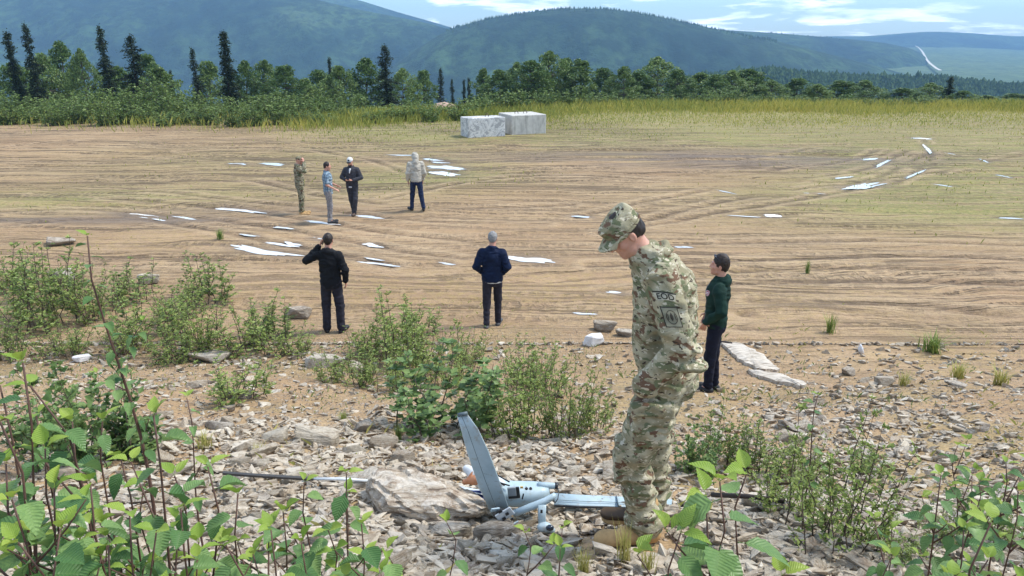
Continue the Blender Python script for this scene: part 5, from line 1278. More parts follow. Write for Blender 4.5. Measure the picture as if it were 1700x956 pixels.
    # broken hinge at the root of the upright panel
    hg = MB(); hg.box(L(PX(832, 853, 3.32)), (.040, .020, .024), Euler((.2, .45, .3)).to_matrix()); h_ = hg.build('wing_root_block', dark, root, bevel=.004)
    m = MB(); m.box(L(PX(838, 854, 3.288)), (.046, .005, .026), Euler((.1, -.55, .1)).to_matrix()); m.build('root_panel', white, h_, bevel=.003)
    for q, sz in (((830, 849), .011), ((842, 853), .009), ((837, 861), .010), ((850, 862), .008)):
        m = MB(); m.box(L(PX(q[0], q[1], 3.278)), (sz, .004, sz * .8), Euler((.1, -.55, .1)).to_matrix()); m.build('root_bracket', dark, h_, bevel=.002)
    m = MB(); m.box(L(PX(822, 846, 3.30)), (.024, .004, .010), Euler((.3, .2, .5)).to_matrix()); m.box(L(PX(856, 868, 3.28)), (.016, .003, .010), Euler((.6, -.3, .5)).to_matrix()); m.build('torn_skin', paint, h_)
    # camera mast and lens ball
    cm = wing([(PX(893, 838, 3.36), PX(907, 838, 3.36)), (PX(893, 858, 3.34), PX(906, 858, 3.34)), (PX(894, 874, 3.33), PX(907, 872, 3.33))], paint, 'camera_mast', th=.3)
    m = MB(); m.box(L(PX(899, 849, 3.325)), (.006, .003, .009)); m.build('mast_mark', dark, cm)
    S = SDF(); c0 = L(PX(904, 875, 3.32)); S.ell(tuple(c0), (.040, .030, .026), None, 0); S.cap(tuple(c0), tuple(L(PX(917, 880, 3.31))), .022, .016, .01); cb = link('camera_pod', S.mesh('camera_pod', .004), paint, root)
    S = SDF(); c1 = L(PX(913, 876, 3.295)); S.ell(tuple(c1), (.022, .016, .016), None, 0); link('lens', S.mesh('lens', .003), glass, cb)
    # right wing, running behind the soldier, with the dark control edge
    y = 3.62
    lead = [(918, 818), (960, 821), (1005, 823), (1060, 826), (1116, 829)]; trail = [(920, 838), (962, 840), (1008, 841), (1060, 843), (1114, 845)]
    rw = wing([(PX(*a, y + .03), PX(*b, y - .05)) for a, b in zip(lead, trail)], paint, 'right_wing', nrm=Vector((0, -.5, 1)), th=.13)
    m = MB(); m.tube([L(PX(a[0], a[1] + 1.5, y - .062)) for a in trail], .0055, 5); m.build('trailing_edge', dark, rw, True)
    m = MB(); m.tube([L(PX(a[0] * .5 + b[0] * .5, a[1] * .38 + b[1] * .62 - 1, y - .03)) for a, b in zip(lead, trail)], .0016, 4); m.build('hinge_line', seam, rw)
    m = MB(); m.box(L(PX(1025, 833, y - .022)), (.002, .05, .012)); m.build('rib_seam', seam, rw)
    m = MB(); m.tube([L(PX(1112, 838, y)), L(PX(1150, 839, y)), L(PX(1300, 846, y - .02))], [.012, .008, .006], 6); m.build('wing_spar', carbon, root, True)
    # left wing lying edge on, white and blue near the body, bare dark spar to the far left
    y2 = 3.78
    lw = wing([(PX(745, 803, y2 + .03), PX(748, 813, y2 - .06)), (PX(785, 811, y2 + .0), PX(786, 819, y2 - .1)), (PX(806, 814, y2 - .1), PX(806, 822, y2 - .16))], white, 'left_wing', nrm=Vector((0, -.5, 1)), th=.10)
    wing([(PX(766, 812, y2 - .05), PX(776, 822, y2 - .10)), (PX(786, 814, y2 - .07), PX(790, 827, y2 - .12)), (PX(802, 814, y2 - .12), PX(806, 830, y2 - .16))], blue, 'blue_panel', root, Vector((0, -1, .3)), th=.12)
    S = SDF(); S.cap(tuple(L(PX(776, 779, 3.72))), tuple(L(PX(798, 797, 3.66))), .026, .046, 0); S.sub(tuple(L(PX(765, 772, 3.66))), (.03, .05, .022), None, .004); S.cut(tuple(L(PX(772, 775, 3.7))), (-.8, 0, .6)); S.disp(wr(5, .004)); link('nose_shell', S.mesh('nose_shell', .006), white, root)
    S = SDF(); S.cap(tuple(L(PX(772, 800, 3.66))), tuple(L(PX(790, 796, 3.64))), .020, .028, 0); S.cap(tuple(L(PX(776, 797, 3.65))), tuple(L(PX(784, 783, 3.66))), .018, .008, .01); S.disp(wr(6, .006)); link('orange_panel', S.mesh('orange_panel', .006), orange, root)
    y3 = 3.86
    m = MB(); m.tube([L(PX(610, 798, y3)), L(PX(565, 795, y3)), L(PX(521, 795, y3))], [.009, .010, .008], 8); m.build('white_spar', white, root, True)
    m = MB(); pts = [(521, 795), (470, 792), (420, 789), (370, 785)]
    m.loft([[L(PX(a, b, y3)) + Vector((0, dy, dz)) for dy, dz in ((-.012, -.008), (.012, -.008), (.012, .008), (-.012, .008))] for a, b in pts]); m.build('dark_spar', carbon, root, bevel=.003)
    return root
drone()
# ------------------------------------------------------------------ leaves, bushes, trees, grass
ALDER = mat_leaf('alder_leaf', (.075, .17, .050, 1), (.24, .37, .12, 1), .30, .42, True)
LEAF_Y = mat_leaf('young_leaf', (.24, .36, .05, 1), (.36, .46, .08, 1), .35, .45, True)
BUSHL = mat_leaf('willow_leaf', (.13, .20, .045, 1), (.36, .43, .11, 1), .28)
BUSHD = mat_leaf('dark_willow_leaf', (.10, .175, .05, 1), (.25, .345, .11, 1), .28)
TREEL = mat_leaf('birch_leaf', (.09, .15, .040, 1), (.22, .30, .09, 1), .25)
TREED = mat_leaf('alder_tree_leaf', (.065, .12, .034, 1), (.16, .24, .07, 1), .25)
SHRL = mat_leaf('shrub_leaf', (.10, .165, .040, 1), (.25, .33, .09, 1), .25)
SPR = mat_leaf('spruce_needle', (.014, .028, .012, 1), (.032, .055, .024, 1), .08, .7)
STEM = plain('red_brown_stem', (.14, .075, .055, 1), .6, .3, 0, .25, 30); TWIG = plain('grey_twig', (.13, .10, .075, 1), .8, .2, 0, .25, 30); BARK = plain('bark', (.16, .14, .12, 1), .9, .2, 0, .3, 12); DBARK = plain('spruce_bark', (.06, .048, .04, 1), .9, .2, 0, .3, 12)
def big_leaf(seed, bend=.25, fold=.18, wid=.36):
    r = random.Random(seed); V = []; n = 12; 
    for i in range(n + 1):
        t = i / n; w = wid * (math.sin(math.pi * min(t * 1.02, 1) ** .78) ** .85) * (1 - .15 * t); z = -bend * t * t
        sr = 1 + (.07 if i % 2 else -.05)
        for k in (-2, -1, 0, 1, 2):
            x = k / 2 * w * (sr if abs(k) == 2 else 1); V.append((x, t, z + abs(k / 2) * w * fold * 1.6 + .018 * math.sin(t * 26 + abs(k)) * abs(k) / 2 * (1 - t * .5) + r.uniform(-.005, .005)))
    Q = [(i * 5 + k, i * 5 + k + 1, (i + 1) * 5 + k + 1, (i + 1) * 5 + k) for i in range(n) for k in range(4)]
    P = np.array(V)
    m = MB(); m.add(P, Q); m.tube([(0, -.22, .02), (0, 0, 0), (0, .5, -bend * .25 - .006), (0, .95, -bend * .9 - .004)], [.014, .012, .008, .003], 4, False)
    return m.mesh('leaf', True)
LV = [big_leaf(1), big_leaf(2, .45, .3, .38), big_leaf(3, .1, .35, .40), big_leaf(4, .6, .12, .34), big_leaf(5, .3, .5, .36)]
LVY = [m.copy() for m in LV]
for m in LV: m.materials.append(ALDER)
for m in LVY: m.materials.append(LEAF_Y)
LEAF_COUNT = 0
def leafy_plant(px, py, Y, label, lean=(0, 0), n=8, size=.06, branches=2, seed=0, name='alder_sapling', spread=.12, leafz=None, cat='sapling', group=None):
    """a sapling whose tip shows at pixel px, py and stands at distance Y; the root is on the ground below"""
    global LEAF_COUNT
    r = random.Random(seed * 13 + 5); tip = PX(px, py, Y); bx, by = tip.x - lean[0], Y - lean[1]; base = Vector((bx, by, GH(bx, by) - .02))
    root = empty(name, base); tag(root, label, cat, group); T = tip - base
    main = []; ns = 8; wob = Vector((r.uniform(-.03, .03), r.uniform(-.03, .03), 0))
    for i in range(ns + 1):
        t = i / ns; p = Vector((T.x * t ** 1.4, T.y * t ** 1.4, T.z * t)) + wob * math.sin(t * 5); main.append(p)
    main[-1] = T
    mb = MB(); mb.tube(main, [(.0042 if Y < 2.2 else .0055) * (1 - .72 * i / ns) * max(T.length, .5) + .0008 for i in range(ns + 1)], 6)
    def lf(p, yaw, pitch, s, young=False):
        global LEAF_COUNT
        LEAF_COUNT += 1
        o = bpy.data.objects.new('leaf', r.choice(LVY if young else LV)); COL.objects.link(o); o.parent = root
        M = Matrix.Rotation(yaw, 4, 'Z') @ Matrix.Rotation(pitch, 4, 'X') @ Matrix.Rotation(r.uniform(-.35, .35), 4, 'Y')
        d = M @ Vector((0, .22, 0)); o.location = p + d * s; o.rotation_euler = M.to_euler(); o.scale = (s * r.uniform(.85, 1.1), s, s)
    a = r.uniform(0, 6.28)
    def along(path, k, t0, s):
        nonlocal a
        for i in range(k):
            t = t0 + (1 - t0) * (i + .5 * r.random()) / k; q = t * (len(path) - 1); i0 = min(int(q), len(path) - 2); p = path[i0].lerp(path[i0 + 1], q - i0)
            a += 2.4 + r.uniform(-.4, .4); lf(p, a, r.uniform(-.75, .25), s * (1.12 - .35 * t) * r.uniform(.8, 1.15))
        for w in (0, 1.9): lf(path[-1], a + w, r.uniform(.5, 1.1), s * r.uniform(.45, .6), True)
    n = int(n * 1.7); size = size * 1.36; along(main, n, .30, size)
    for b in range(branches):
        t = r.uniform(.35, .75); q = t * ns; i0 = int(q); p = main[i0].lerp(main[i0 + 1], q - i0); a2 = r.uniform(0, 6.28); L = r.uniform(.7, 1.3) * spread
        path = [p + Vector((math.cos(a2) * L * u, math.sin(a2) * L * u, L * (.9 * u + .25 * u * u))) for u in (0, .33, .66, 1)]
        mb.tube(path, [.0032, .0028, .0022, .0014], 5); along(path, max(2, n // 4), .3, size * .9)
    mb.build('stem', STEM, root, True); return root

LH = 12
def leaf_quads(C, D, U, s, wid, fold=.25):
    """many small leaves at once: C base, D direction, U up, s length -> 6-point folded leaf, 4 triangles"""
    S_ = np.cross(D, U); S_ /= np.linalg.norm(S_, axis=1)[:, None] + 1e-9; U2 = np.cross(S_, D)
    n = len(C); s = s[:, None]; w = wid
    P = np.stack([C, C + D * s * .45 - S_ * s * w + U2 * s * w * fold, C + D * s * .45 + S_ * s * w + U2 * s * w * fold, C + D * s], 1).reshape(-1, 3)
    i = np.arange(n)[:, None] * 4
    F = np.concatenate([i + np.array([[0, 1, 3]]), i + np.array([[0, 3, 2]])])
    return P, F
def bush_meshes(seed, h=1.0, r0=.5, stems=14, twigs=9, leaves=14, ls=.05, wid=.28, upright=.7, lo=.12):
    r = np.random.default_rng(seed); mb = MB(); C = []; D = []; S_ = []
    for i in range(stems):
        a = r.uniform(0, 6.283); q = r0 * r.uniform(.15, 1.0) ** .8; hh = h * r.uniform(.35, 1.0) ** .8 * (1 - .15 * q / r0); q0 = q * r.uniform(.25, .95); b = Vector((math.cos(a + .3) * q0, math.sin(a + .3) * q0, -.03))
        e = Vector((math.cos(a) * q, math.sin(a) * q, hh)); path = []
        for k in range(6):
            t = k / 5; path.append(b.lerp(e, t) + Vector((e.x * (t * t - t) * .5 * upright, e.y * (t * t - t) * .5 * upright, 0)) + Vector(r.normal(0, .012, 3)) * h)
        mb.tube(path, [.0062 * h * (1 - .8 * k / 5) for k in range(6)], 4, False)
        for j in range(twigs):
            t = lo + (1 - lo) * (j + r.random()) / twigs; q2 = t * 5; i0 = min(int(q2), 4); p = path[i0].lerp(path[i0 + 1], q2 - i0); a2 = r.uniform(0, 6.283); L = h * r.uniform(.06, .20) * (1.2 - .8 * t)
            d = Vector((math.cos(a2), math.sin(a2), r.uniform(.3, 1.2))).normalized(); e2 = p + d * L; mb.tube([p, e2], [.0035 * h, .0012 * h], 3, False)
            for l in range(leaves):
                u = (l + .5) / leaves; c = p + d * L * (.15 + .85 * u); a3 = r.uniform(0, 6.283); dd = (d * .45 + Vector((math.cos(a3), math.sin(a3), r.uniform(-.2, .6)))).normalized()
                C.append(c); D.append(dd); S_.append(ls * r.uniform(.6, 1.25) * (1.1 - .3 * t))
    C = np.array(C); D = np.array(D); U = r.normal(0, .5, (len(C), 3)) + (0, 0, 1)
    P, F = leaf_quads(C, D, U, np.array(S_), wid)
    return mb.mesh('stems'), mesh_np('foliage', P, F)
def place2(name, meshes, mats, loc, yaw, sc, label, cat, group=None, names=('stems', 'foliage')):
    root = empty(name, loc, yaw); root.scale = (sc, sc, sc) if not hasattr(sc, '__len__') else sc; tag(root, label, cat, group)
    for nm, me, mt in zip(names, meshes, mats):
        o = bpy.data.objects.new(nm, me); COL.objects.link(o); o.parent = root
        if len(me.materials) == 0: me.materials.append(mt)
    return root
BV = [bush_meshes(200 + i, 1.0, (.52, .62, .42, .55)[i], (19, 25, 15, 22)[i], 10, 12, (.043, .038, .048, .040)[i], .24, .4, .06) for i in range(4)]
BV2 = [bush_meshes(210 + i, 1.0, (.42, .5, .34)[i], (15, 18, 12)[i], 9, 8, .070, .33, .4, .08) for i in range(3)]
for s_, f_ in BV: s_.materials.append(TWIG); f_.materials.append(BUSHL)
for s_, f_ in BV2: s_.materials.append(TWIG); f_.materials.append(BUSHD)
def px_len(c): return 1230 / (c.y * CP - (c.z - CZ) * SP)
def bush(px, pb, pt, w, k, label, dark=False, group=None, name='willow_bush'):
    c = at(px, pb); s = px_len(c); h = (pb - pt) / s * 1.03; wd = w / s
    B = (BV2 if dark else BV); ms = B[k % len(B)]; bx = (.42, .5, .34)[k % 3] if dark else (.52, .62, .42, .55)[k % 4]
    place2(name, ms, (None, None), (c.x, c.y, c.z - .01), rnd.uniform(0, 6.28), (wd / 2 / bx, wd / 2 / bx, h), label, 'bush', group)
BUSHES = [
 (45, 545, 400, 190, 0, 0, 'wide leafy bush filling the left edge at mid height'), (150, 530, 425, 150, 1, 0, 'leafy bush behind the tall thin sapling on the left'), (255, 560, 470, 130, 2, 0, 'green bush right of the small pale rock heap on the left'),
 (10, 600, 500, 120, 3, 0, 'low bush cut by the left picture edge'), (345, 500, 418, 110, 2, 0, 'sparse taller bush at the rim of the dirt left of the man in black'), (330, 585, 470, 130, 1, 0, 'dense bush mass left part, middle left'),
 (410, 580, 480, 150, 0, 0, 'dense rounded bush left of the man in black'), (490, 590, 540, 100, 3, 0, 'low ground hugging bush at the feet of the man in black'), (390, 668, 588, 120, 2, 0, 'small separate bush on the bare slope, centre left'),
 (225, 585, 505, 110, 3, 0, 'low bush behind the white stone on the left'), (553, 632, 565, 80, 0, 0, 'small bush beside the pale angular rock'), (610, 590, 528, 110, 1, 0, 'bush right of the feet of the man in black'),
 (655, 600, 480, 130, 2, 0, 'tall airy bush between the two men in the centre'), (700, 625, 500, 140, 0, 0, 'airy bush left of the grey haired man'), (665, 650, 575, 90, 3, 0, 'small bush in front of the airy centre bushes'),
 (755, 640, 545, 130, 1, 0, 'bush below the feet of the grey haired man'), (735, 718, 585, 200, 0, 1, 'dark broad leaved bush directly above the upright wing panel'), (870, 640, 548, 110, 3, 0, 'bush behind the tall group left of the soldier'),
 (865, 722, 575, 130, 2, 0, 'left bush of the tall group next to the soldier'), (935, 728, 590, 140, 1, 0, 'middle bush of the tall group next to the soldier'), (985, 716, 610, 90, 0, 0, 'right bush of the tall group, touching the soldier'),
 (160, 775, 555, 180, 1, 1, 'dark upright bush behind the big leaves at lower left'), (225, 760, 640, 120, 2, 1, 'dark bush right of the upright one at lower left'), (80, 745, 640, 130, 0, 1, 'dark bush at the lower left edge'),
 (1155, 790, 690, 90, 1, 1, 'dark bush just behind the soldier at knee height'), (1198, 770, 650, 80, 2, 0, 'slender bush in front of the feet of the man in green'), (1265, 790, 690, 140, 3, 0, 'airy bush left of the tall one at lower right'),
 (1385, 908, 655, 210, 0, 0, 'tall leafy bush standing alone at lower right'), (1335, 800, 700, 110, 1, 0, 'thin bush behind the tall leafy one at lower right'), (1575, 905, 810, 100, 1, 0, 'low bush right of the tall leafy one'), (1650, 900, 790, 110, 0, 0, 'bush by the right edge near the bottom'),
 (90, 500, 410, 120, 2, 0, 'bush behind the wide leafy one at the left edge'), (200, 500, 430, 120, 0, 0, 'bush behind the small pale rock heap on the left'), (110, 590, 520, 130, 1, 0, 'low bush in front of the wide leafy one at the left edge'), (290, 530, 460, 110, 3, 0, 'bush between the rock heap and the dense mass on the left'),
 (300, 600, 530, 110, 0, 0, 'low bush at the front of the dense mass on the left'), (450, 560, 500, 90, 2, 0, 'bush right of the dense rounded one, by the man in black'), (600, 640, 570, 110, 3, 0, 'low bush between the pale angular rock and the airy centre bushes'), (800, 690, 600, 110, 1, 0, 'bush joining the dark broad leaved one to the tall group'),
 (900, 660, 560, 120, 0, 0, 'back bush of the tall group left of the soldier'), (690, 560, 500, 80, 2, 0, 'thin bush just left of the grey haired man\'s feet'), (1300, 850, 740, 110, 2, 0, 'airy bush in front of the thin one at lower right'),
 (780, 600, 545, 90, 1, 0, 'sparse low bush right under the grey haired man'), (30, 480, 410, 130, 1, 0, 'topmost bush in the left corner of the slope'),
 (1520, 940, 870, 120, 3, 0, 'low weeds at the bottom right'), (1440, 790, 730, 70, 2, 0, 'thin weed bush right of the tall leafy one')]
for k, (px, pb, pt, w, v, dk, lab) in enumerate(BUSHES): bush(px, pb, pb - (pb - pt) * 1.1, w * 1.1, v, lab, dk)

# ---- big leaved saplings close to the camera
SAP = [
 (38, 602, 1.55, (.10, .05), 5, .060, 1, 'sapling with the topmost big leaf at the left edge'), (50, 640, 1.62, (-.22, .10), 8, .055, 3, 'long stem slanting down to the right from the left edge'),
 (255, 690, 1.55, (.02, .05), 6, .062, 3, 'upright red stemmed sapling with a yellow bud, left of centre'), (345, 775, 1.60, (.05, .05), 6, .060, 2, 'sapling right of the red stemmed one'), (75, 745, 1.45, (.0, .05), 7, .060, 3, 'leafy sapling at the lower left'),
 (150, 800, 1.40, (-.03, .05), 7, .060, 3, 'sapling low at the left with crowded leaves'), (215, 850, 1.35, (.02, .05), 6, .058, 3, 'sapling at the bottom left corner group'), (20, 830, 1.30, (.0, .05), 6, .060, 3, 'sapling in the bottom left corner'),
 (300, 845, 1.40, (.0, .05), 7, .058, 3, 'broad leaved sapling at the bottom, left of centre'), (395, 820, 1.55, (.03, .05), 6, .056, 3, 'sapling with overlapping leaves below the dark spar'), (450, 880, 1.45, (.0, .04), 5, .052, 2, 'small sapling at the bottom, left of centre'),
 (575, 785, 1.75, (.02, .06), 7, .058, 3, 'sapling in front of the left end of the big boulder'), (505, 800, 1.85, (-.04, .06), 6, .050, 3, 'sapling crossing the pale spar'), (600, 870, 1.55, (.03, .05), 5, .052, 2, 'sapling below the big boulder'),
 (742, 868, 1.95, (.0, .04), 4, .050, 1, 'young plant with a round top leaf below the boulder'), (872, 885, 2.05, (.0, .04), 4, .050, 1, 'small plant below the camera mast'), (930, 910, 1.9, (.02, .05), 4, .048, 2, 'small plant at the bottom centre'),
 (1195, 800, 1.42, (.05, .05), 7, .085, 3, 'large leaved sapling covering the soldier\'s rear boot'), (1240, 785, 1.50, (-.02, .05), 4, .078, 1, 'stem with one broad leaf right of the soldier\'s knees'), (1130, 885, 1.38, (.03, .05), 4, .080, 2, 'broad leaves hiding the ground beside the tan boot'),
 (1645, 868, 1.25, (.02, .05), 6, .062, 2, 'bright broad leaved sapling in the bottom right corner'), (1562, 790, 2.3, (.0, .06), 6, .058, 3, 'thin sapling with small leaves at lower right'), (1625, 800, 2.5, (.02, .05), 8, .055, 4, 'thin sapling near the right edge'),
 (1690, 815, 2.0, (.0, .05), 7, .055, 3, 'sapling cut by the right picture edge'), (145, 392, 3.3, (-.10, .05), 13, .055, 3, 'tall thin sapling with round leaves reaching up to the dirt on the left'), (310, 660, 2.9, (.0, .05), 5, .050, 1, 'small pale green sapling on the bare slope at left'),
 (1358, 655, 3.3, (.02, .05), 5, .045, 1, 'thin stem with a dark withered tip above the tall bush'), (100, 880, 1.25, (.0, .05), 6, .060, 3, 'leafy sapling at the very bottom left'), (375, 905, 1.3, (.0, .04), 5, .058, 2, 'broad leaves at the bottom edge, left of centre'), (0, 700, 1.35, (.0, .05), 7, .062, 3, 'sapling half outside the left picture edge')]
for k, (px, py, Y, lean, n, s, b, lab) in enumerate(SAP): leafy_plant(px, py, Y, lab, lean, n, s, b, k + 1)
XS = [(120, 700, 1.75), (200, 760, 1.7), (60, 690, 1.7), (10, 770, 1.5), (130, 860, 1.45), (60, 880, 1.35), (180, 905, 1.3), (260, 880, 1.35), (330, 900, 1.45), (240, 800, 1.7), (0, 640, 1.6), (420, 920, 1.45), (500, 900, 1.5), (545, 880, 1.6), (170, 700, 1.8), (90, 810, 1.4), (30, 900, 1.25), (290, 790, 1.65), (640, 915, 1.6), (470, 850, 1.6)]
for k, (px, py, Y) in enumerate(XS): leafy_plant(px, py, Y, 'leafy alder sapling among the crowded ones at the bottom left', (rnd.uniform(-.04, .04), .05), 6, .060, 3, 60 + k, group='crowded alder saplings at the bottom left')
for k, (px, py, Y) in enumerate([(1480, 880, 2.0), (1600, 880, 1.7), (1670, 770, 2.4), (1590, 740, 3.0), (1640, 930, 1.5), (1480, 925, 1.8)]): leafy_plant(px, py, Y, 'thin leafy sapling among those in the lower right corner', (rnd.uniform(-.04, .04), .05), 7, .050, 3, 90 + k, group='saplings in the lower right corner')
print('leaves', LEAF_COUNT)

# ---- small rosettes and grass tufts
def tuft_mesh(seed, n=40, h=1.0, sp=.35, w=.018):
    r = np.random.default_rng(seed); V = []; F = []; k = 0
    for i in range(n):
        a = r.uniform(0, 6.283); q = sp * r.uniform(0, 1); l = h * r.uniform(.5, 1); bx, by = r.normal(0, .08, 2) * sp * 2; dx, dy = math.cos(a), math.sin(a)
        p = [(bx, by, -.02), (bx + dx * q * .3, by + dy * q * .3, l * .55), (bx + dx * q, by + dy * q, l)]; sx, sy = -dy * w, dx * w
        V += [(p[0][0] - sx, p[0][1] - sy, p[0][2]), (p[0][0] + sx, p[0][1] + sy, p[0][2]), (p[1][0] + sx * .8, p[1][1] + sy * .8, p[1][2]), (p[1][0] - sx * .8, p[1][1] - sy * .8, p[1][2]), p[2]]
        F += [(k, k + 1, k + 2), (k, k + 2, k + 3), (k + 3, k + 2, k + 4)]; k += 5
    return mesh_np('grass_tuft', V, np.array(F))
GR = mat_leaf('grass_blade', (.14, .22, .045, 1), (.30, .34, .09, 1), .25, .6); GRY = mat_leaf('dry_grass_blade', (.36, .36, .09, 1), (.50, .44, .16, 1), .25, .6)
TM = [tuft_mesh(i, 70, 1, .45, .014) for i in range(3)]; TMY = [tuft_mesh(i + 7, 60, 1, .5, .014) for i in range(3)]
for m in TM: m.materials.append(GR)
for m in TMY: m.materials.append(GRY)
for px, pb, pt, w, y, lab in [(1340, 456, 430, 18, 0, 'upright grass tuft standing alone in the ruts at right'), (1378, 552, 518, 46, 0, 'green grass clump in the dirt right of the man in green'), (365, 398, 380, 30, 0, 'dark green grass tuft left of the long puddle'),
    (1545, 585, 552, 90, 0, 'wide low grass clump at the right of the dirt'), (1590, 628, 598, 60, 1, 'yellow grass clump below the wide one at right'), (1500, 640, 615, 40, 1, 'small dry tuft near the brown rock at right'), (1660, 640, 605, 60, 1, 'dry yellow tuft at the right edge'),
    (340, 745, 715, 60, 1, 'dry straw tuft on the left of the rubble'), (1035, 935, 862, 50, 1, 'tall yellow green grass in front of the tan boot'), (1075, 955, 895, 50, 1, 'yellow green grass below the tan boot'), (968, 955, 900, 50, 1, 'grass tuft left of the tan boot'), (570, 700, 682, 30, 0, 'bright green seedling clump above the rubble'), (662, 735, 696, 26, 0, 'bright green seedling left of the dark broad bush'), (430, 760, 735, 40, 1, 'straw tuft between the slabs')]:
    c = at(px, pb); s = px_len(c); o = link('grass_tuft', rnd.choice(TMY if y else TM), loc=(c.x, c.y, c.z), rot=(0, 0, rnd.uniform(0, 6)), scale=(w / s, w / s, (pb - pt) / s * 1.1)); tag(o, lab, 'grass tuft')

# ---- trees along the far edge
def decid(seed, h=1.0, wid=.36, n=7500, clumps=46, ls=.032, lo=.12):
    r = np.random.default_rng(seed); mb = MB(); tr = [Vector((0, 0, -.03))]
    for k in range(1, 7): tr.append(Vector((r.normal(0, .012), r.normal(0, .012), k / 6 * .93)))
    mb.tube(tr, [.020 * (1 - .8 * k / 6) for k in range(7)], 6, False); C = []; D = []; S_ = []
    for i in range(clumps):
        z = lo + (1 - lo) * ((i + r.random()) / clumps); env = wid * (math.sin(math.pi * (z * .86 + .12)) ** .7) * r.uniform(.35, 1.08) * (1 if z < .85 else .7); a = i * 2.4 + r.uniform(-.6, .6)
        c = Vector((math.cos(a) * env, math.sin(a) * env, z)); k = min(int(z * 6), 5); p0 = tr[k]; mb.tube([p0, p0.lerp(c, .6) + Vector((0, 0, -.02)), c], [.007, .005, .002], 4, False)
        rad = r.uniform(.06, .12) * (1.15 - .5 * z); m = int(n / clumps)
        g = r.normal(0, 1, (m, 3)); g /= np.linalg.norm(g, axis=1)[:, None]; q = rad * r.uniform(.25, 1.0, m) ** .5
        pp = np.array(c) + g * q[:, None] * (1.15, 1.15, .85); C.append(pp); d = g * .7 + r.normal(0, .6, (m, 3)); D.append(d / np.linalg.norm(d, axis=1)[:, None]); S_.append(ls * r.uniform(.6, 1.3, m))
    C = np.concatenate(C); D = np.concatenate(D); U = r.normal(0, .6, (len(C), 3)) + (0, 0, 1)
    P, F = leaf_quads(C, D, U, np.concatenate(S_), .38); return mb.mesh('trunk'), mesh_np('crown', P, F)
def spruce(seed, wid=.10, whorls=34, n=60, ragged=.5, tip=1.0):
    r = np.random.default_rng(seed); mb = MB(); mb.tube([(0, 0, -.03), (r.normal(0, .006), 0, .5), (0, 0, 1.0)], [.014, .009, .002], 6, False); C = []; D = []; S_ = []
    for i in range(whorls):
        z = .06 + .93 * i / whorls; R_ = wid * (1 - z) ** .62 * (1 + .35 * math.sin(z * 23 + seed)) * r.uniform(1 - ragged, 1.1) + .012
        for b in range(6):
            a = r.uniform(0, 6.283); L = R_ * r.uniform(.6, 1.15); e = Vector((math.cos(a) * L, math.sin(a) * L, -L * .35)); p = Vector((0, 0, z)); mb.tube([p, p + e], [.003, .001], 3, False)
            m = max(8, int(n * L / wid)); t = r.uniform(.1, 1, m)[:, None]; pos = np.array(p) + np.array(e) * t + r.normal(0, .010, (m, 3)) * (1, 1, .7)
            d = np.array(e.normalized()) * .6 + r.normal(0, .5, (m, 3)) + (0, 0, -.1); C.append(pos); D.append(d / np.linalg.norm(d, axis=1)[:, None]); S_.append(r.uniform(.012, .024, m))
    # dense club at the top of a black spruce
    m = int(160 * tip); pos = r.normal(0, 1, (m, 3)) * (.014, .014, .03) + (0, 0, .95); C.append(pos); d = r.normal(0, 1, (m, 3)); D.append(d / np.linalg.norm(d, axis=1)[:, None]); S_.append(r.uniform(.012, .022, m))
    C = np.concatenate(C); D = np.concatenate(D); U = r.normal(0, .6, (len(C), 3)) + (0, 0, 1); P, F = leaf_quads(C, D, U, np.concatenate(S_), .30); return mb.mesh('trunk'), mesh_np('crown', P, F)
DT = [decid(300 + i, wid=(.34, .40, .30, .44, .36, .32)[i]) for i in range(6)]
ST = [spruce(320 + i, (.085, .10, .13, .075)[i], (36, 34, 32, 38)[i]) for i in range(4)]
for i, (t_, c_) in enumerate(DT): t_.materials.append(BARK); c_.materials.append(TREEL if i % 2 else TREED)
for t_, c_ in ST: t_.materials.append(DBARK); c_.materials.append(SPR)
def tree(px, pt, Y, kind, k, label, wpx=None, group=None):
    tip = PX(px, pt, Y); z = GH(tip.x, Y); h = tip.z - z; B = ST if kind == 's' else DT
    ms = B[k % len(B)]; wd = h if wpx is None else (.72 if kind == 's' else .92) * wpx / 1230 * Y / (1.55 * ((.085, .10, .13, .075)[k % 4] if kind == 's' else (.30, .36, .26, .40, .33, .28)[k % 6]) * 1.15)
    place2('spruce_tree' if kind == 's' else 'birch_tree', ms, (None, None), (tip.x, Y, z - .05), rnd.uniform(0, 6.28), (wd, wd, h), label, 'tree', group, ('trunk', 'crown'))
SPT = [(10, 50, 62, 0, 34, 'black spruce at the left picture edge, slightly shorter than its neighbour'), (40, 38, 62, 1, 34, 'tall crooked topped black spruce, second from the left'), (164, 42, 58, 1, 38, 'tall narrow dark spruce standing left of the wide pale tree'), (318, 78, 70, 2, 34, 'small pointed spruce midway between the two tallest dark ones'),
       (370, 50, 58, 0, 40, 'tall dark spruce with a clubbed top over the left shrubs'), (282, 115, 75, 3, 12, 'tiny spruce tip left of the pointed one'), (546, 94, 75, 3, 16, 'thin spruce tip rising behind leafy trees at centre left'), (638, 73, 60, 2, 58, 'broad dark spruce, biggest conifer near the centre'),
       (731, 112, 85, 2, 26, 'lone small spruce right of the broad one'), (750, 130, 90, 2, 18, 'very small spruce, left of a trio in the gap'), (770, 131, 95, 3, 12, 'very small spruce, middle of a trio in the gap'), (778, 128, 92, 3, 12, 'very small spruce, right of a trio in the gap'),
       (1580, 126, 72, 1, 26, 'lone dark spruce above the grass at far right'), (992, 112, 80, 3, 10, 'spruce tip between leafy trees right of centre'), (215, 57, 60, 2, 70, 'wide loose pale grey green spruce on the left')]
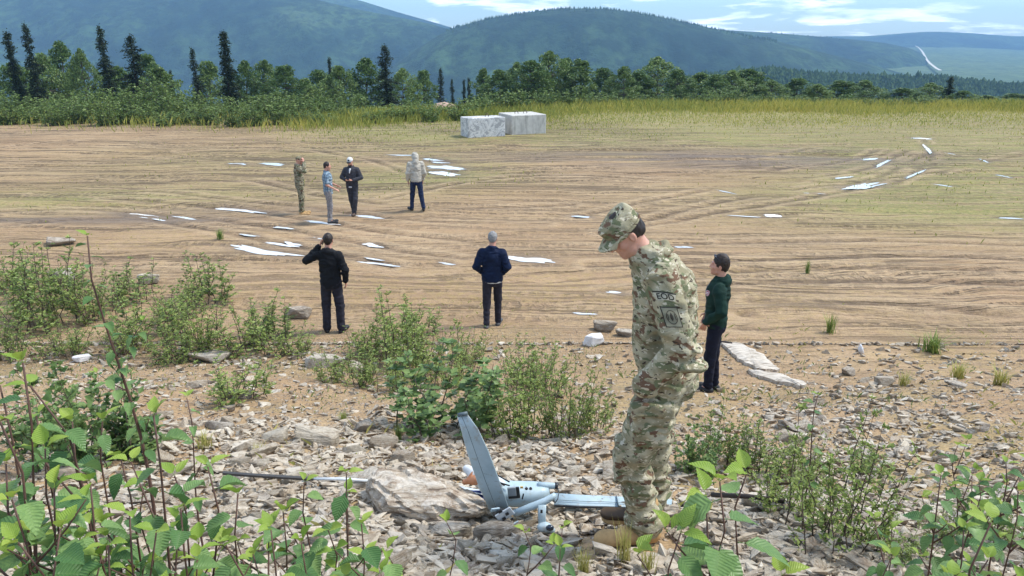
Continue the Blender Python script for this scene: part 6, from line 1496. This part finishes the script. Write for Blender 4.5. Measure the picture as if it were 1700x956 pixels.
for k, (px, pt, Y, v, w, lab) in enumerate(SPT): tree(px, pt, Y, 's', v, lab, w)
DCT = [(22, 108, 80), (68, 92, 60), (98, 72, 50), (132, 85, 50), (240, 92, 70), (262, 112, 50), (190, 112, 60), (345, 105, 66), (405, 103, 40), (438, 103, 60), (470, 110, 66), (505, 132, 50), (530, 118, 60), (562, 112, 64), (606, 99, 56), (668, 116, 56), (702, 118, 44),
       (802, 116, 36), (830, 117, 56), (858, 106, 50), (884, 102, 60), (912, 88, 66), (938, 98, 50), (964, 101, 60), (1004, 114, 52), (1036, 112, 50), (1062, 120, 50), (1092, 97, 84), (1126, 116, 50), (1165, 122, 60), (1190, 124, 50), (1216, 118, 56), (1246, 116, 66), (1282, 134, 60), (1326, 130, 60), (1358, 140, 40), (1398, 134, 66), (1436, 134, 60), (1500, 146, 60), (1546, 138, 60), (1600, 150, 46), (1640, 158, 50), (1685, 155, 60)]
ORD = 'first second third fourth fifth sixth seventh eighth ninth tenth eleventh twelfth thirteenth fourteenth fifteenth sixteenth seventeenth eighteenth'.split()
GRPS = 'leafy trees along the far edge of the field'
for k, (px, pt, w) in enumerate(DCT):
    Y = (66 if px < 780 else 70) + (k * 7 % 5) * 1.6
    if px < 780: lab = 'bushy green leafy tree behind the shrub band on the left, bluish hills behind'
    elif px < 1150: lab = 'dark leafy tree in the clump above the concrete blocks and tall grass'
    else: lab = 'small dark leafy tree above the yellow grass edge on the right'
    o_ = ORD[k if px < 780 else k - 17 if px < 1150 else k - 29]
    if px < 780: lab = o_ + ' leafy tree from the left picture edge, behind the willow shrub band'
    elif px < 1150: lab = o_ + ' leafy tree from the left in the clump above the concrete blocks'
    else: lab = o_ + ' small leafy tree from the left above the yellow grass on the right'
    if px == 1092: lab = 'widest round dark tree right of centre above the yellow grass'
    if px == 912: lab = 'tallest leafy tree in the clump right of the concrete blocks'
    tree(px, pt, Y, 'd', k, lab, w, None if px in (1092, 912) else (GRPS + (' at left', ' at centre', ' at right')[0 if px < 780 else 1 if px < 1150 else 2]))
# ---- band of tall shrubs
SHB = [bush_meshes(400 + i, 1.0, (.55, .7, .6)[i], 24, 10, 9, .070, .34, .6, .05) for i in range(3)]
for s_, f_ in SHB: s_.materials.append(TWIG); f_.materials.append(SHRL)
def shrub_band():
    r = random.Random(5); k = 0
    for row, (Y0, top0) in enumerate(((55, 140), (51.5, 152), (48, 168))):
        px = -90 + row * 17
        while px < 700 - row * 10:
            top = top0 + 12 * math.sin(px * .02 + row) + r.uniform(-6, 8) + max(px - 380, 0) * .10
            Y = Y0 + r.uniform(-1, 1) + max(px - 420, 0) * .012; tp = PX(px, top, Y); z = GH(tp.x, Y); h = tp.z - z; v = k % 3; w = r.uniform(52, 78) / 1230 * Y / 2 / (.55, .7, .6)[v]
            place2('willow_shrub', SHB[v], (None, None), (tp.x, Y, z - .05), r.uniform(0, 6.28), (w, w, h), 'tall light green willow shrub in the dense band along the left field edge', 'shrub', 'willow shrubs in the band along the left field edge'); k += 1
            px += r.uniform(30, 42)
    for px, top, Y, w in [(655, 168, 50, 60), (690, 160, 52, 60), (715, 165, 50, 50), (740, 168, 54, 60), (770, 158, 54, 60), (800, 150, 56, 60), (835, 145, 58, 60), (870, 142, 59, 60), (905, 140, 60, 60), (940, 145, 61, 50), (975, 150, 62, 60), (1015, 150, 63, 60), (1060, 152, 64, 50), (1110, 152, 64, 60), (620, 180, 49, 60), (760, 172, 51, 50)]:
        tp = PX(px, top, Y); z = GH(tp.x, Y); v = k % 3; w = w / 1230 * Y / 2 / (.55, .7, .6)[v]; k += 1
        place2('willow_shrub', SHB[v], (None, None), (tp.x, Y, z - .05), r.uniform(0, 6.28), (w, w, tp.z - z), 'green willow shrub behind the concrete blocks at the middle of the field edge', 'shrub', 'willow shrubs behind the concrete blocks')
    for i in range(26):
        px = 1150 + i * 23 + r.uniform(-8, 8); top = 150 + r.uniform(-6, 8) + (px - 1150) * .02; Y = 64 + r.uniform(-2, 3); tp = PX(px, top, Y); z = GH(tp.x, Y); v = k % 3; w = r.uniform(36, 60) / 1230 * Y / 2 / (.55, .7, .6)[v]; k += 1
        place2('willow_shrub', SHB[v], (None, None), (tp.x, Y, z - .05), r.uniform(0, 6.28), (w, w, tp.z - z), 'low dark shrub among the small trees at the right field edge', 'shrub', 'low shrubs at the right field edge')
shrub_band()
# ---- grasses as ground cover
def blades(name, X, Y, H, Wd, mat, seed=0, lean=.3):
    r = np.random.default_rng(seed); n = len(X); Z = ground_h(X, Y); a = r.uniform(0, 6.283, n); dx = np.cos(a); dy = np.sin(a); q = lean * H * r.uniform(0, 1, n); sx = -dy * Wd; sy = dx * Wd
    P = np.stack([np.stack([X - sx, Y - sy, Z - .02], 1), np.stack([X + sx, Y + sy, Z - .02], 1), np.stack([X + dx * q * .3 + sx * .7, Y + dy * q * .3 + sy * .7, Z + H * .55], 1), np.stack([X + dx * q, Y + dy * q, Z + H], 1)], 1).reshape(-1, 3)
    i = np.arange(n)[:, None] * 4; o = link(name, mesh_np(name, P, np.concatenate([i + np.array([[0, 1, 2]]), i + np.array([[0, 2, 3]])])), mat); tag(o, kind='stuff'); return o
FG = mat_leaf('field_grass', (.17, .22, .035, 1), (.36, .35, .075, 1), .25, .7); FGY = mat_leaf('field_grass_yellow', (.36, .34, .05, 1), (.50, .43, .10, 1), .25, .7); WD = mat_leaf('weed', (.13, .20, .05, 1), (.26, .30, .09, 1), .25, .7)
def grass_fields():
    r = np.random.default_rng(3)
    N = 170000; X = r.uniform(-48, 62, N); Y = r.uniform(38, 64, N); e = edge_y(X); n = fbm(X * .2, Y * .2, 91, 3); d = Y - e + 4 * n
    p = sstep(-3.5, 1.5, d) * (.15 + .85 * sstep(-18, -6, X)) + .45 * sstep(-19, -6, d) * sstep(-6, 6, X) + .25 * sstep(-13, -4, d) * sstep(-16, -6, X); ok = (r.random(N) < p) & ~((np.abs(X - .3) < 3.6) & (Y < 44.5) & (Y > 36))
    X, Y, d = X[ok], Y[ok], d[ok]; yel = r.random(len(X)) < .25 + .35 * sstep(0, 25, X) + .4 * (fbm(X * .15, Y * .15, 95, 3))
    H = r.uniform(.2, .85, len(X)) * (.22 + .78 * sstep(-5.5, 2, d)); blades('tall_grass', X[~yel], Y[~yel], H[~yel] * .9, .022, FG, 1, .6); blades('tall_grass', X[yel], Y[yel], H[yel] * .9, .020, FGY, 2, .6)
    N = 26000; X = r.uniform(-32, 36, N); Y = r.uniform(12, 44, N)
    p = np.zeros(N)
    for (a, b, rx, ry, w) in [(1640, 335, 7, 4, 1), (1560, 290, 4, 4, .8), (1560, 235, 9, 7, .5), (1200, 205, 14, 5, .7), (1050, 215, 9, 4, .8), (760, 290, 3, 2.6, .8), (650, 300, 3, 2.5, .5), (300, 325, 7, 2.2, .35), (420, 265, 9, 6, .2), (600, 215, 8, 4, .8), (20, 400, 3, 2, .8)]: p += w * blob(X, Y, a, b, rx, ry)
    ok = r.random(N) < p * .8 * sstep(-.25, .35, fbm(X * .8, Y * 1.3, 97, 3)); X, Y = X[ok], Y[ok]; blades('short_grass', X, Y, r.uniform(.03, .12, len(X)), .02, FG, 3, .8)
    # little weeds over the slope
    N = 30000; X = r.uniform(-9, 9, N); Y = r.uniform(2.2, 12.5, N); p = sstep(.05, .4, fbm(X * .9, Y * .9, 99, 3)) * .5 + .35 * sstep(-3, -6.5, X) * sstep(6, 8, Y); ok = r.random(N) < p * .6; X, Y = X[ok], Y[ok]
    blades('weeds', X, Y, r.uniform(.02, .07, len(X)) * (.6 + .06 * Y), .006, WD, 4, 1.2)
    N = 9000; X = r.uniform(-9, 9, N); Y = r.uniform(2.2, 14, N); ok = r.random(N) < .5 * sstep(.0, .5, fbm(X * .7 + 9, Y * .7, 105, 3)); X, Y = X[ok], Y[ok]; blades('dry_straw', X, Y, r.uniform(.02, .08, len(X)), .004, GRY, 5, 2.0)
grass_fields()
